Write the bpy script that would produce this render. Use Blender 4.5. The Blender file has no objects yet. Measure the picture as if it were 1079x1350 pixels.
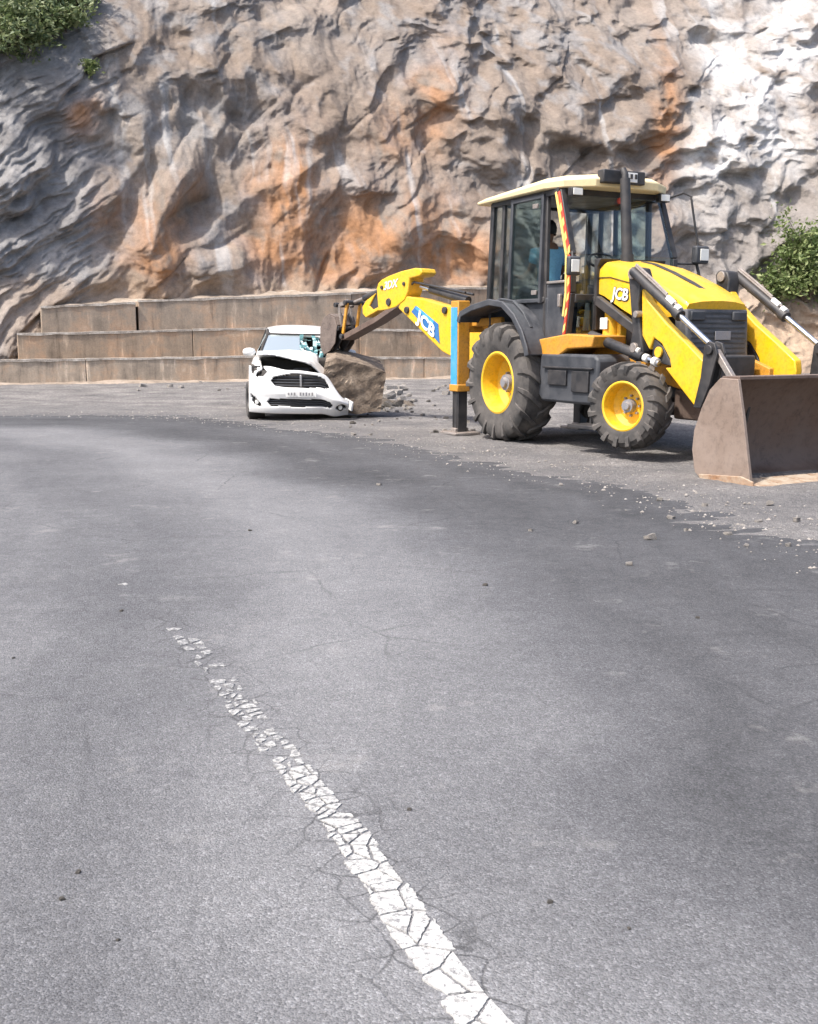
import bpy, bmesh, math, random
import numpy as np
from mathutils import Vector, Matrix
random.seed(7); RNG = np.random.default_rng(7)
R = math.radians
scene = bpy.context.scene
col = scene.collection

# ------------------------------------------------------------------ camera, sky, sun, exposure
IMW, IMH = 1079.0, 1350.0
F_PX, Y_HOR, CAM_H = 1400.0, 445.0, 1.22
PITCH = math.atan((IMH/2 - Y_HOR)/F_PX)
cam_d = bpy.data.cameras.new('camera'); cam = bpy.data.objects.new('camera', cam_d); col.objects.link(cam)
cam.location = (0, 0, CAM_H); cam.rotation_euler = (R(90) - PITCH, 0, 0)
cam_d.sensor_fit = 'HORIZONTAL'; cam_d.sensor_width = 36.0; cam_d.lens = F_PX/IMW*36.0
cam_d.clip_start = 0.05; cam_d.clip_end = 2000
scene.camera = cam
SUN_DIR = Vector((-0.45, -0.33, 0.83)).normalized()
SUN_EL = math.asin(SUN_DIR.z); SUN_AZ = math.atan2(SUN_DIR.x, SUN_DIR.y)
world = bpy.data.worlds.new('World'); scene.world = world; world.use_nodes = True
wn = world.node_tree.nodes; wl = world.node_tree.links
sky = wn.new('ShaderNodeTexSky'); sky.sky_type = 'NISHITA'; sky.sun_disc = False
sky.sun_elevation = SUN_EL; sky.sun_rotation = SUN_AZ; sky.dust_density = 4.0; sky.air_density = 1.0
wl.new(sky.outputs[0], wn['Background'].inputs[0]); wn['Background'].inputs[1].default_value = 0.15
sun_d = bpy.data.lights.new('sun', 'SUN'); sun_d.energy = 3.0; sun_d.angle = R(2.5); sun_d.color = (1.0, 0.95, 0.88)
sun = bpy.data.objects.new('sun', sun_d); col.objects.link(sun)
sun.rotation_euler = SUN_DIR.to_track_quat('Z', 'Y').to_euler(); sun.location = (-20, -8, 30)
scene.view_settings.view_transform = 'Standard'; scene.view_settings.look = 'None'
scene.view_settings.gamma = 1; scene.view_settings.exposure = 0.95
scene.render.resolution_x = 818; scene.render.resolution_y = 1024

# ------------------------------------------------------------------ pixel -> place
_c, _s = math.cos(PITCH), math.sin(PITCH)
def ray(px, py):
    u = (px - IMW/2)/F_PX; v = (IMH/2 - py)/F_PX
    return Vector((u, _c + v*_s, -_s + v*_c))
def gnd(px, py, z=0.0):
    d = ray(px, py); t = (z - CAM_H)/d.z
    return Vector((0, 0, CAM_H)) + d*t
def to_px(P):
    X, Y, Z = P[..., 0], P[..., 1], P[..., 2] - CAM_H
    D = np.maximum(Y*_c - Z*_s, .1)
    return IMW/2 + F_PX*X/D, IMH/2 - F_PX*(Y*_s + Z*_c)/D

# ------------------------------------------------------------------ numpy noise
_perm = RNG.permutation(256); _perm = np.concatenate([_perm, _perm, _perm])
_ang = RNG.random(256)*2*np.pi; _gx, _gy = np.cos(_ang), np.sin(_ang)
def pn(x, y):
    xi = np.floor(x).astype(int); yi = np.floor(y).astype(int)
    xf = x - xi; yf = y - yi; xi &= 255; yi &= 255
    u = xf*xf*xf*(xf*(xf*6-15)+10); v = yf*yf*yf*(yf*(yf*6-15)+10)
    def g(ix, iy, dx, dy):
        h = _perm[_perm[ix & 255] + (iy & 255)]
        return _gx[h]*dx + _gy[h]*dy
    a = g(xi, yi, xf, yf); b = g(xi+1, yi, xf-1, yf); c = g(xi, yi+1, xf, yf-1); d = g(xi+1, yi+1, xf-1, yf-1)
    return ((a*(1-u)+b*u)*(1-v) + (c*(1-u)+d*u)*v)*1.45
def fbm(x, y, o=4, lac=2.03, g=.5):
    s = 0; a = 1; t = 0
    for i in range(o):
        s = s + a*pn(x + 17.3*i, y - 9.1*i); t += a; a *= g; x = x*lac; y = y*lac
    return s/t
def ridged(x, y, o=4, g=.5):
    s = 0; a = 1; t = 0
    for i in range(o):
        s = s + a*(1 - 2*np.abs(pn(x + 31.7*i, y + 5.3*i))); t += a; a *= g; x = x*2.1; y = y*2.1
    return s/t
def sstep(a, b, x):
    t = np.clip((x-a)/(b-a), 0, 1); return t*t*(3-2*t)

# ------------------------------------------------------------------ mesh helper
class MB:
    def __init__(s): s.v = []; s.f = []
    def add(s, vs, fs):
        o = len(s.v); s.v += [tuple(v) for v in vs]; s.f += [tuple(i+o for i in f) for f in fs]; return s
    def box(s, c, d, rot=None):
        x, y, z = d[0]/2, d[1]/2, d[2]/2; c = Vector(c)
        vs = [Vector(p) for p in ((-x,-y,-z),(x,-y,-z),(x,y,-z),(-x,y,-z),(-x,-y,z),(x,-y,z),(x,y,z),(-x,y,z))]
        if rot is not None: vs = [rot @ p for p in vs]
        return s.add([c+p for p in vs], [(0,3,2,1),(4,5,6,7),(0,1,5,4),(1,2,6,5),(2,3,7,6),(3,0,4,7)])
    def bar(s, p0, p1, w, h, up=(0,0,1)):
        p0, p1 = Vector(p0), Vector(p1); d = (p1-p0).normalized(); up = Vector(up)
        if abs(d.dot(up)) > .98: up = Vector((1,0,0))
        a = d.cross(up).normalized()*(w/2); b = a.cross(d).normalized()*(h/2)
        vs = [p0-a-b, p0+a-b, p0+a+b, p0-a+b, p1-a-b, p1+a-b, p1+a+b, p1-a+b]
        return s.add(vs, [(0,1,2,3),(7,6,5,4),(0,4,5,1),(1,5,6,2),(2,6,7,3),(3,7,4,0)])
    def cyl(s, p0, p1, r0, r1=None, n=14):
        if r1 is None: r1 = r0
        p0, p1 = Vector(p0), Vector(p1); d = (p1-p0).normalized()
        a = d.orthogonal().normalized(); b = d.cross(a)
        vs = []
        for p, r in ((p0, r0), (p1, r1)):
            for k in range(n):
                t = 2*math.pi*k/n; vs.append(p + a*(r*math.cos(t)) + b*(r*math.sin(t)))
        fs = [(k, (k+1) % n, n+(k+1) % n, n+k) for k in range(n)] + [tuple(range(n-1,-1,-1)), tuple(range(n, 2*n))]
        return s.add(vs, fs)
    def tube(s, pts, r, n=8):
        pts = [Vector(p) for p in pts]; vs = []; prev = None
        for i, p in enumerate(pts):
            d = (pts[min(i+1, len(pts)-1)] - pts[max(i-1, 0)]).normalized()
            a = d.orthogonal().normalized() if prev is None else (prev - d*prev.dot(d)).normalized()
            prev = a; b = d.cross(a); rr = r[i] if isinstance(r, (list, tuple)) else r
            for k in range(n):
                t = 2*math.pi*k/n; vs.append(p + a*(rr*math.cos(t)) + b*(rr*math.sin(t)))
        m = len(pts)
        fs = [(i*n+k, i*n+(k+1) % n, (i+1)*n+(k+1) % n, (i+1)*n+k) for i in range(m-1) for k in range(n)]
        fs += [tuple(range(n-1,-1,-1)), tuple(range((m-1)*n, m*n))]
        return s.add(vs, fs)
    def prism(s, outline, t0, t1, basis):
        n = len(outline)
        vs = [basis(a, b, t0) for a, b in outline] + [basis(a, b, t1) for a, b in outline]
        fs = [tuple(range(n)), tuple(range(2*n-1, n-1, -1))] + [(k, n+k, n+(k+1) % n, (k+1) % n) for k in range(n)]
        return s.add(vs, fs)
    def sheet(s, line, t0, t1, th, basis):
        """open polyline (a,b) extruded t0..t1 with thickness th"""
        n = len(line); L = [Vector((a, b, 0)) for a, b in line]; out = []
        for i in range(n):
            d = (L[min(i+1, n-1)] - L[max(i-1, 0)]).normalized(); out.append(L[i] + Vector((-d.y, d.x, 0))*th)
        ol = [(p.x, p.y) for p in L] + [(p.x, p.y) for p in reversed(out)]
        vs = [basis(a, b, t0) for a, b in ol] + [basis(a, b, t1) for a, b in ol]; m = 2*n
        fs = []
        for t in (0, m):
            for i in range(n-1):
                q = (i+t, i+1+t, m-2-i+t, m-1-i+t); fs.append(q if t else q[::-1])
        fs += [(k, (k+1) % m, m+(k+1) % m, m+k) for k in range(m)]
        return s.add(vs, fs)
    def lathe(s, prof, n=48, c=(0,0,0), closed=False):
        """prof (radius, y) about the y axis"""
        c = Vector(c); m = len(prof); vs = []
        for k in range(n):
            t = 2*math.pi*k/n
            for r, y in prof: vs.append(c + Vector((r*math.cos(t), y, r*math.sin(t))))
        fs = []
        for k in range(n):
            k2 = (k+1) % n
            for i in range(m if closed else m-1):
                j = (i+1) % m; fs.append((k*m+i, k*m+j, k2*m+j, k2*m+i))
        return s.add(vs, fs)
    def build(s, name, mat, parent=None, bevel=0, smooth=35, seg=2):
        me = bpy.data.meshes.new(name); me.from_pydata(s.v, [], s.f); me.validate()
        bm = bmesh.new(); bm.from_mesh(me); bmesh.ops.recalc_face_normals(bm, faces=bm.faces); bm.to_mesh(me); bm.free()
        me.materials.append(mat)
        if smooth:
            for p in me.polygons: p.use_smooth = True
            me.set_sharp_from_angle(angle=R(smooth))
        o = bpy.data.objects.new(name, me); col.objects.link(o); o.parent = parent
        if bevel:
            b = o.modifiers.new('bevel', 'BEVEL'); b.width = bevel; b.segments = seg; b.limit_method = 'ANGLE'; b.angle_limit = R(40)
            b.harden_normals = False
        return o
XZ = lambda a, b, t: Vector((a, t, b))
def tag(o, label=None, cat=None, group=None, kind=None):
    if label: o['label'] = label
    if cat: o['category'] = cat
    if group: o['group'] = group
    if kind: o['kind'] = kind
    return o
def empty(name, loc=(0,0,0), rz=0):
    o = bpy.data.objects.new(name, None); col.objects.link(o); o.location = loc; o.rotation_euler = (0,0,rz); o.empty_display_size = .2
    return o
def grid_obj(name, P, mat, cols=None, keep=None, smooth=True):
    """P: (nv,nu,3) array -> grid mesh; cols: dict name -> (nv,nu) float or (nv,nu,3)"""
    nv, nu = P.shape[:2]; idx = np.arange(nv*nu).reshape(nv, nu)
    q = np.stack([idx[:-1,:-1], idx[:-1,1:], idx[1:,1:], idx[1:,:-1]], -1).reshape(-1, 4)
    if keep is not None: q = q[keep.reshape(-1)]
    me = bpy.data.meshes.new(name)
    me.vertices.add(nv*nu); me.vertices.foreach_set('co', P.reshape(-1).astype(np.float32))
    me.loops.add(q.size); me.loops.foreach_set('vertex_index', q.reshape(-1).astype(np.int32))
    me.polygons.add(len(q)); me.polygons.foreach_set('loop_start', np.arange(0, q.size, 4, dtype=np.int32))
    me.polygons.foreach_set('use_smooth', np.full(len(q), smooth))
    me.update(calc_edges=True)
    for k, a in (cols or {}).items():
        if a.ndim == 3:
            at = me.attributes.new(k, 'FLOAT_COLOR', 'POINT')
            at.data.foreach_set('color', np.concatenate([a, np.ones(a.shape[:2]+(1,))], -1).reshape(-1).astype(np.float32))
        else:
            at = me.attributes.new(k, 'FLOAT', 'POINT'); at.data.foreach_set('value', a.reshape(-1).astype(np.float32))
    me.materials.append(mat)
    o = bpy.data.objects.new(name, me); col.objects.link(o); return o

# ------------------------------------------------------------------ materials
def newmat(name):
    m = bpy.data.materials.new(name); m.use_nodes = True
    nt = m.node_tree; return m, nt.nodes, nt.links, nt.nodes['Principled BSDF']
def N(nodes, typ, **kw):
    n = nodes.new(typ)
    for k, v in kw.items():
        if k in n.bl_rna.properties: setattr(n, k, v)
        else: n.inputs[k].default_value = v
    return n
def mixc(nodes, links, fac, a, b, mode='MIX'):
    n = nodes.new('ShaderNodeMix'); n.data_type = 'RGBA'; n.blend_type = mode; n.clamp_result = False
    for sock, val in ((n.inputs[0], fac), (n.inputs[6], a), (n.inputs[7], b)):
        if hasattr(val, 'links') or isinstance(val, bpy.types.NodeSocket): links.new(val, sock)
        elif isinstance(val, (int, float)): sock.default_value = val
        else: sock.default_value = (*val, 1) if len(val) == 3 else val
    return n.outputs[2]
def ramp(nodes, links, src, stops):
    n = nodes.new('ShaderNodeValToRGB'); e = n.color_ramp.elements
    while len(e) < len(stops): e.new(.5)
    for el, (p, c) in zip(e, stops):
        el.position = p; el.color = (c, c, c, 1) if isinstance(c, (int, float)) else (*c, 1)
    links.new(src, n.inputs[0]); return n.outputs[0]
def paint(name, c, rough=.45, metal=0.0, dust=.35, dustc=(.30,.25,.20), grime=.25, scale=5.0, bump=.0, coat=0.0, spec=.5):
    """worn paint / metal / rubber: base colour, blotchy grime and a film of road dust"""
    m, n, l, b = newmat(name)
    tc = N(n, 'ShaderNodeTexCoord')
    n1 = N(n, 'ShaderNodeTexNoise', Scale=scale, Detail=4.0, Roughness=.65); l.new(tc.outputs['Object'], n1.inputs['Vector'])
    n2 = N(n, 'ShaderNodeTexNoise', Scale=scale*6.3, Detail=5.0, Roughness=.7); l.new(tc.outputs['Object'], n2.inputs['Vector'])
    g = ramp(n, l, n1.outputs[0], [(.35, 0.0), (.72, 1.0)])
    g2 = ramp(n, l, n2.outputs[0], [(.48, 0.0), (.75, 1.0)])
    c1 = mixc(n, l, g2, c, tuple(x*(1-grime*1.6) if x*(1-grime*1.6) > 0 else 0 for x in c))
    mm = N(n, 'ShaderNodeMath', operation='MULTIPLY'); l.new(g, mm.inputs[0]); mm.inputs[1].default_value = dust
    ge = N(n, 'ShaderNodeNewGeometry'); sz = N(n, 'ShaderNodeSeparateXYZ'); l.new(ge.outputs['Normal'], sz.inputs[0])
    n3 = N(n, 'ShaderNodeTexNoise', Scale=scale*2.2, Detail=4.0, Roughness=.7); l.new(tc.outputs['Object'], n3.inputs['Vector'])
    up = ramp(n, l, sz.outputs[2], [(.25, 0.0), (.95, 1.0)]); gs = ramp(n, l, n3.outputs[0], [(.38, .15), (.68, 1.0)])   # dust settles on what faces up
    m2 = N(n, 'ShaderNodeMath', operation='MULTIPLY'); l.new(up, m2.inputs[0]); l.new(gs, m2.inputs[1])
    m3 = N(n, 'ShaderNodeMath', operation='MULTIPLY_ADD', use_clamp=True); l.new(m2.outputs[0], m3.inputs[0]); m3.inputs[1].default_value = dust*.8; l.new(mm.outputs[0], m3.inputs[2])
    c2 = mixc(n, l, m3.outputs[0], c1, dustc)
    l.new(c2, b.inputs['Base Color'])
    rr = N(n, 'ShaderNodeMapRange'); l.new(g, rr.inputs[0]); rr.inputs[3].default_value = rough; rr.inputs[4].default_value = min(1, rough+.3); l.new(rr.outputs[0], b.inputs['Roughness'])
    b.inputs['Metallic'].default_value = metal; b.inputs['Coat Weight'].default_value = coat; b.inputs['Specular IOR Level'].default_value = spec
    if bump:
        bp = N(n, 'ShaderNodeBump', Strength=bump, Distance=.02); l.new(n2.outputs[0], bp.inputs['Height']); l.new(bp.outputs[0], b.inputs['Normal'])
    return m
def glass(name, tint, refl=.12, rough=.02):
    m, n, l, b = newmat(name); n.remove(b)
    out = n['Material Output']; tr = N(n, 'ShaderNodeBsdfTransparent'); tr.inputs[0].default_value = (*tint, 1)
    gl = N(n, 'ShaderNodeBsdfGlossy'); gl.inputs['Roughness'].default_value = rough; gl.inputs[0].default_value = (.9,.95,.95,1)
    lw = N(n, 'ShaderNodeLayerWeight', Blend=.22); mr = N(n, 'ShaderNodeMapRange'); l.new(lw.outputs['Fresnel'], mr.inputs[0])
    mr.inputs[3].default_value = refl; mr.inputs[4].default_value = .7
    mx = N(n, 'ShaderNodeMixShader'); l.new(mr.outputs[0], mx.inputs[0]); l.new(tr.outputs[0], mx.inputs[1]); l.new(gl.outputs[0], mx.inputs[2]); l.new(mx.outputs[0], out.inputs[0])
    return m
M = {}
M['yellow'] = paint('machine_yellow', (.80,.47,.008), .40, dust=.36, dustc=(.46,.30,.10), grime=.22, coat=.15)
M['orange'] = paint('shaded_dusty_yellow', (.60,.27,.02), .5, dust=.35, dustc=(.30,.18,.09), grime=.3)  # machine yellow darkened to orange: shading and dust put into the colour
M['cream'] = paint('roof_cream', (.80,.66,.38), .5, dust=.25, dustc=(.5,.42,.3), grime=.1)
M['black'] = paint('black_paint', (.018,.019,.022), .42, dust=.30, dustc=(.16,.14,.13), grime=.2)
M['plastic'] = paint('dark_plastic', (.030,.034,.042), .5, dust=.35, dustc=(.15,.15,.16), grime=.2)
M['rubber'] = paint('tyre_rubber', (.035,.034,.034), .85, dust=.62, dustc=(.19,.17,.155), grime=.3, scale=3.5, bump=.15)
M['grille'] = paint('grille_grey', (.06,.065,.075), .5, dust=.5, dustc=(.20,.19,.19), scale=9)
M['chrome'] = paint('chrome_rod', (.75,.75,.76), .18, 1.0, dust=.15, grime=.05)
M['steel'] = paint('worn_steel', (.36,.33,.31), .5, .6, dust=.5, dustc=(.25,.19,.15), grime=.4, scale=8)
M['hub'] = paint('hub_grey', (.22,.23,.26), .5, .2, dust=.5, dustc=(.35,.30,.26), scale=14)
M['bucket'] = paint('bucket_steel', (.14,.095,.075), .5, .3, dust=.7, dustc=(.21,.16,.135), grime=.35, scale=2.6, bump=.12)
M['bucket_side'] = paint('bucket_side_steel', (.24,.18,.145), .5, .2, dust=.7, dustc=(.33,.265,.225), grime=.25, scale=3.1, bump=.1)
M['dig'] = paint('digging_bucket_steel', (.12,.092,.08), .6, .2, dust=.7, dustc=(.25,.20,.17), grime=.5, scale=7, bump=.25)
M['rust'] = paint('rusty_edge', (.30,.165,.09), .7, .1, dust=.95, dustc=(.42,.35,.27), grime=.4, scale=9, bump=.3)
M['blue'] = paint('blue_sticker', (.03,.30,.58), .45, dust=.3, dustc=(.3,.42,.5), grime=.2)
M['navy'] = paint('deep_blue_sticker', (.015,.13,.36), .45, dust=.2, dustc=(.2,.3,.45), grime=.2)
M['white'] = paint('white_sticker', (.82,.82,.80), .5, dust=.2, dustc=(.5,.45,.4), grime=.06)
M['red'] = paint('red_tape', (.62,.05,.025), .45, dust=.2, grime=.15)
M['tape_yellow'] = paint('yellow_tape', (.85,.62,.16), .45, dust=.2, grime=.1)
M['glass'] = glass('cab_glass', (.78,.87,.85), .05)
M['glass_clear'] = glass('cab_glass_clear', (.96,.98,.975), .012)
M['lamp'] = paint('lamp_lens', (.75,.75,.72), .12, dust=.15, grime=.05)
M['seat'] = paint('seat_vinyl', (.03,.03,.03), .6, dust=.2)
M['skin'] = paint('skin', (.20,.10,.06), .55, dust=0, grime=.05)
M['hair'] = paint('hair', (.008,.007,.007), .5, dust=0)
M['shirt'] = paint('blue_shirt', (.24,.50,.70), .8, dust=.25, dustc=(.35,.58,.75), grime=.25, scale=7, bump=.3)
M['trousers'] = paint('dark_trousers', (.03,.035,.06), .8, dust=.2)
M['carwhite'] = paint('car_white', (.74,.74,.735), .30, dust=.30, dustc=(.50,.46,.41), grime=.06, coat=.5, scale=3)
M['carblack'] = paint('car_black', (.012,.012,.013), .5, dust=.15, grime=.1)
M['carglass'] = glass('car_glass', (.30,.40,.42), .55)
_n = M['carglass'].node_tree.nodes; _l = M['carglass'].node_tree.links; _d = _n.new('ShaderNodeBsdfDiffuse'); _d.inputs[0].default_value = (.62,.70,.72,1); _x = _n.new('ShaderNodeMixShader'); _x.inputs[0].default_value = .30
_o = _n['Material Output'].inputs[0]; _p = _o.links[0].from_socket; _l.new(_p, _x.inputs[1]); _l.new(_d.outputs[0], _x.inputs[2]); _l.new(_x.outputs[0], _o)   # pale sky reflection put in as a diffuse colour layer
M['rim'] = paint('wheel_silver', (.45,.45,.46), .35, .8, dust=.4)

# ------------------------------------------------------------------ the place: ground and cliff
def mat_road():
    m, n, l, b = newmat('asphalt')
    tc = N(n, 'ShaderNodeTexCoord'); at = N(n, 'ShaderNodeAttribute', attribute_name='wear'); ck = N(n, 'ShaderNodeAttribute', attribute_name='crack')
    big = N(n, 'ShaderNodeTexNoise', Scale=.9, Detail=4.0, Roughness=.62); l.new(tc.outputs['Object'], big.inputs['Vector'])
    mid = N(n, 'ShaderNodeTexNoise', Scale=9.0, Detail=4.0, Roughness=.7); l.new(tc.outputs['Object'], mid.inputs['Vector'])
    vor = N(n, 'ShaderNodeTexVoronoi', Scale=190.0); l.new(tc.outputs['Object'], vor.inputs['Vector'])
    vor2 = N(n, 'ShaderNodeTexVoronoi', Scale=70.0); l.new(tc.outputs['Object'], vor2.inputs['Vector'])
    fine = N(n, 'ShaderNodeTexNoise', Scale=260.0, Detail=3.0, Roughness=.8); l.new(tc.outputs['Object'], fine.inputs['Vector'])
    a1 = N(n, 'ShaderNodeMath', operation='MULTIPLY_ADD'); l.new(big.outputs[0], a1.inputs[0]); a1.inputs[1].default_value = .34; l.new(at.outputs['Fac'], a1.inputs[2])
    a2 = N(n, 'ShaderNodeMath', operation='MULTIPLY_ADD'); l.new(mid.outputs[0], a2.inputs[0]); a2.inputs[1].default_value = .30; l.new(a1.outputs[0], a2.inputs[2])
    base = ramp(n, l, a2.outputs[0], [(.22, (.055,.056,.060)), (.55, (.122,.1225,.130)), (.95, (.228,.228,.234))])
    # aggregate: every stone its own tone
    sp = N(n, 'ShaderNodeSeparateColor'); l.new(vor.outputs['Color'], sp.inputs[0])
    agg = ramp(n, l, sp.outputs[0], [(0.0, .45), (.45, .90), (.80, 1.10), (1.0, 1.75)])
    c1 = mixc(n, l, .55, base, agg, 'MULTIPLY')
    sp2 = N(n, 'ShaderNodeSeparateColor'); l.new(vor2.outputs['Color'], sp2.inputs[0])
    agg2 = ramp(n, l, sp2.outputs[1], [(0.0, .6), (.5, 1.0), (.9, 1.05), (1.0, 1.7)])
    c2 = mixc(n, l, .22, c1, agg2, 'MULTIPLY')
    fr = ramp(n, l, fine.outputs[0], [(.3, .66), (.5, 1.0), (.72, 1.30)])
    c3 = mixc(n, l, .6, c2, fr, 'MULTIPLY')
    # cracks near the old paint
    wv = N(n, 'ShaderNodeTexNoise', Scale=7.0, Detail=4.0); l.new(tc.outputs['Object'], wv.inputs['Vector'])
    wm = mixc(n, l, .06, tc.outputs['Object'], wv.outputs['Color'])
    vc = N(n, 'ShaderNodeTexVoronoi', feature='DISTANCE_TO_EDGE', Scale=8.5); l.new(wm, vc.inputs['Vector'])
    cr = ramp(n, l, vc.outputs['Distance'], [(0.0, 1.0), (.035, 0.0)])
    cm = N(n, 'ShaderNodeMath', operation='MULTIPLY'); l.new(cr, cm.inputs[0]); l.new(ck.outputs['Fac'], cm.inputs[1])
    c4 = mixc(n, l, cm.outputs[0], c3, (.03,.03,.032))
    # long hairline cracks
    vl = N(n, 'ShaderNodeTexVoronoi', feature='DISTANCE_TO_EDGE', Scale=.75); l.new(wm, vl.inputs['Vector'])
    lr = ramp(n, l, vl.outputs['Distance'], [(0.0, .45), (.006, 0.0)])
    gate = ramp(n, l, big.outputs[0], [(.46, 0.0), (.60, 1.0)])
    lm = N(n, 'ShaderNodeMath', operation='MULTIPLY'); l.new(lr, lm.inputs[0]); l.new(gate, lm.inputs[1])
    c5 = mixc(n, l, lm.outputs[0], c4, (.03,.03,.032))
    # pale dust patches
    dp = N(n, 'ShaderNodeTexNoise', Scale=2.3, Detail=4.0, Roughness=.75); l.new(tc.outputs['Object'], dp.inputs['Vector'])
    dr = ramp(n, l, dp.outputs[0], [(.60, 0.0), (.74, .42)])
    c6 = mixc(n, l, dr, c5, (.34,.33,.32))
    l.new(c6, b.inputs['Base Color']); b.inputs['Roughness'].default_value = .92; b.inputs['Specular IOR Level'].default_value = .14
    hs = N(n, 'ShaderNodeMath', operation='SUBTRACT'); l.new(fine.outputs[0], hs.inputs[0]); l.new(vor.outputs['Distance'], hs.inputs[1])
    hs2 = N(n, 'ShaderNodeMath', operation='SUBTRACT'); l.new(hs.outputs[0], hs2.inputs[0]); l.new(cm.outputs[0], hs2.inputs[1])
    bp = N(n, 'ShaderNodeBump', Strength=.55, Distance=.006); l.new(hs2.outputs[0], bp.inputs['Height']); l.new(bp.outputs[0], b.inputs['Normal'])
    return m
def mat_gravel():
    m, n, l, b = newmat('gravel')
    tc = N(n, 'ShaderNodeTexCoord')
    big = N(n, 'ShaderNodeTexNoise', Scale=1.1, Detail=4.0, Roughness=.65); l.new(tc.outputs['Object'], big.inputs['Vector'])
    v1 = N(n, 'ShaderNodeTexVoronoi', Scale=38.0); l.new(tc.outputs['Object'], v1.inputs['Vector'])
    v2 = N(n, 'ShaderNodeTexVoronoi', Scale=110.0); l.new(tc.outputs['Object'], v2.inputs['Vector'])
    base = ramp(n, l, big.outputs[0], [(.3, (.125,.12,.12)), (.52, (.215,.203,.196)), (.75, (.32,.30,.282))])
    s1 = N(n, 'ShaderNodeSeparateColor'); l.new(v1.outputs['Color'], s1.inputs[0]); r1 = ramp(n, l, s1.outputs[0], [(0, .55), (.5, 1.0), (.85, 1.05), (1, 1.75)])
    s2 = N(n, 'ShaderNodeSeparateColor'); l.new(v2.outputs['Color'], s2.inputs[0]); r2 = ramp(n, l, s2.outputs[0], [(0, .6), (.5, 1.0), (1, 1.5)])
    c = mixc(n, l, .6, base, r1, 'MULTIPLY'); c = mixc(n, l, .6, c, r2, 'MULTIPLY')
    at = N(n, 'ShaderNodeAttribute', attribute_name='dusty'); c = mixc(n, l, at.outputs['Fac'], mixc(n, l, .55, c, (.135,.133,.136)), c)
    l.new(c, b.inputs['Base Color']); b.inputs['Roughness'].default_value = .95; b.inputs['Specular IOR Level'].default_value = .2
    h = N(n, 'ShaderNodeMath', operation='ADD'); l.new(v1.outputs['Distance'], h.inputs[0]); l.new(v2.outputs['Distance'], h.inputs[1])
    bp = N(n, 'ShaderNodeBump', Strength=.7, Distance=.02, invert=True); l.new(h.outputs[0], bp.inputs['Height']); l.new(bp.outputs[0], b.inputs['Normal'])
    return m
def mat_cliff():
    m, n, l, b = newmat('shotcrete_rock')
    tc = N(n, 'ShaderNodeTexCoord'); at = N(n, 'ShaderNodeAttribute', attribute_name='Col')
    f1 = N(n, 'ShaderNodeTexNoise', Scale=6.0, Detail=4.0, Roughness=.72); l.new(tc.outputs['Object'], f1.inputs['Vector'])
    f2 = N(n, 'ShaderNodeTexNoise', Scale=42.0, Detail=5.0, Roughness=.75); l.new(tc.outputs['Object'], f2.inputs['Vector'])
    r1 = ramp(n, l, f1.outputs[0], [(.3, .74), (.5, 1.0), (.72, 1.22)]); r2 = ramp(n, l, f2.outputs[0], [(.3, .72), (.5, 1.0), (.72, 1.28)])
    c = mixc(n, l, .8, at.outputs['Color'], r1, 'MULTIPLY'); c = mixc(n, l, .7, c, r2, 'MULTIPLY')
    l.new(c, b.inputs['Base Color']); b.inputs['Roughness'].default_value = .9; b.inputs['Specular IOR Level'].default_value = .25
    b1 = N(n, 'ShaderNodeBump', Strength=.45, Distance=.08); l.new(f1.outputs[0], b1.inputs['Height'])
    b2 = N(n, 'ShaderNodeBump', Strength=.5, Distance=.02); l.new(f2.outputs[0], b2.inputs['Height']); l.new(b1.outputs[0], b2.inputs['Normal']); l.new(b2.outputs[0], b.inputs['Normal'])
    return m
def mat_concrete():
    m, n, l, b = newmat('stained_concrete')
    tc = N(n, 'ShaderNodeTexCoord'); oi = N(n, 'ShaderNodeObjectInfo')
    mp = N(n, 'ShaderNodeMapping'); mp.inputs['Scale'].default_value = (4.2, 4.2, .6); l.new(tc.outputs['Object'], mp.inputs['Vector'])
    st = N(n, 'ShaderNodeTexNoise', Scale=1.0, Detail=4.0, Roughness=.65); l.new(mp.outputs[0], st.inputs['Vector'])
    bl = N(n, 'ShaderNodeTexNoise', Scale=1.3, Detail=4.0, Roughness=.7); l.new(tc.outputs['Object'], bl.inputs['Vector'])
    fi = N(n, 'ShaderNodeTexNoise', Scale=30.0, Detail=5.0, Roughness=.75); l.new(tc.outputs['Object'], fi.inputs['Vector'])
    base = ramp(n, l, bl.outputs[0], [(.3, (.25,.215,.18)), (.48, (.36,.305,.25)), (.60, (.44,.33,.245)), (.76, (.56,.49,.41))])
    sr = ramp(n, l, st.outputs[0], [(.28, .34), (.42, .86), (.60, 1.05), (.72, 1.9)])
    c = mixc(n, l, .95, base, sr, 'MULTIPLY')
    fr = ramp(n, l, fi.outputs[0], [(.3, .72), (.5, 1.0), (.72, 1.25)]); c = mixc(n, l, .7, c, fr, 'MULTIPLY')
    tone = N(n, 'ShaderNodeMapRange'); l.new(oi.outputs['Random'], tone.inputs[0]); tone.inputs[3].default_value = .78; tone.inputs[4].default_value = 1.22
    mu = N(n, 'ShaderNodeVectorMath', operation='SCALE'); l.new(c, mu.inputs[0]); l.new(tone.outputs[0], mu.inputs['Scale'])
    c = mixc(n, l, 1.0, mu.outputs[0], oi.outputs['Color'], 'MULTIPLY'); l.new(c, b.inputs['Base Color']); b.inputs['Roughness'].default_value = .9
    bp = N(n, 'ShaderNodeBump', Strength=.4, Distance=.02); l.new(fi.outputs[0], bp.inputs['Height']); l.new(bp.outputs[0], b.inputs['Normal'])
    return m
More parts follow.
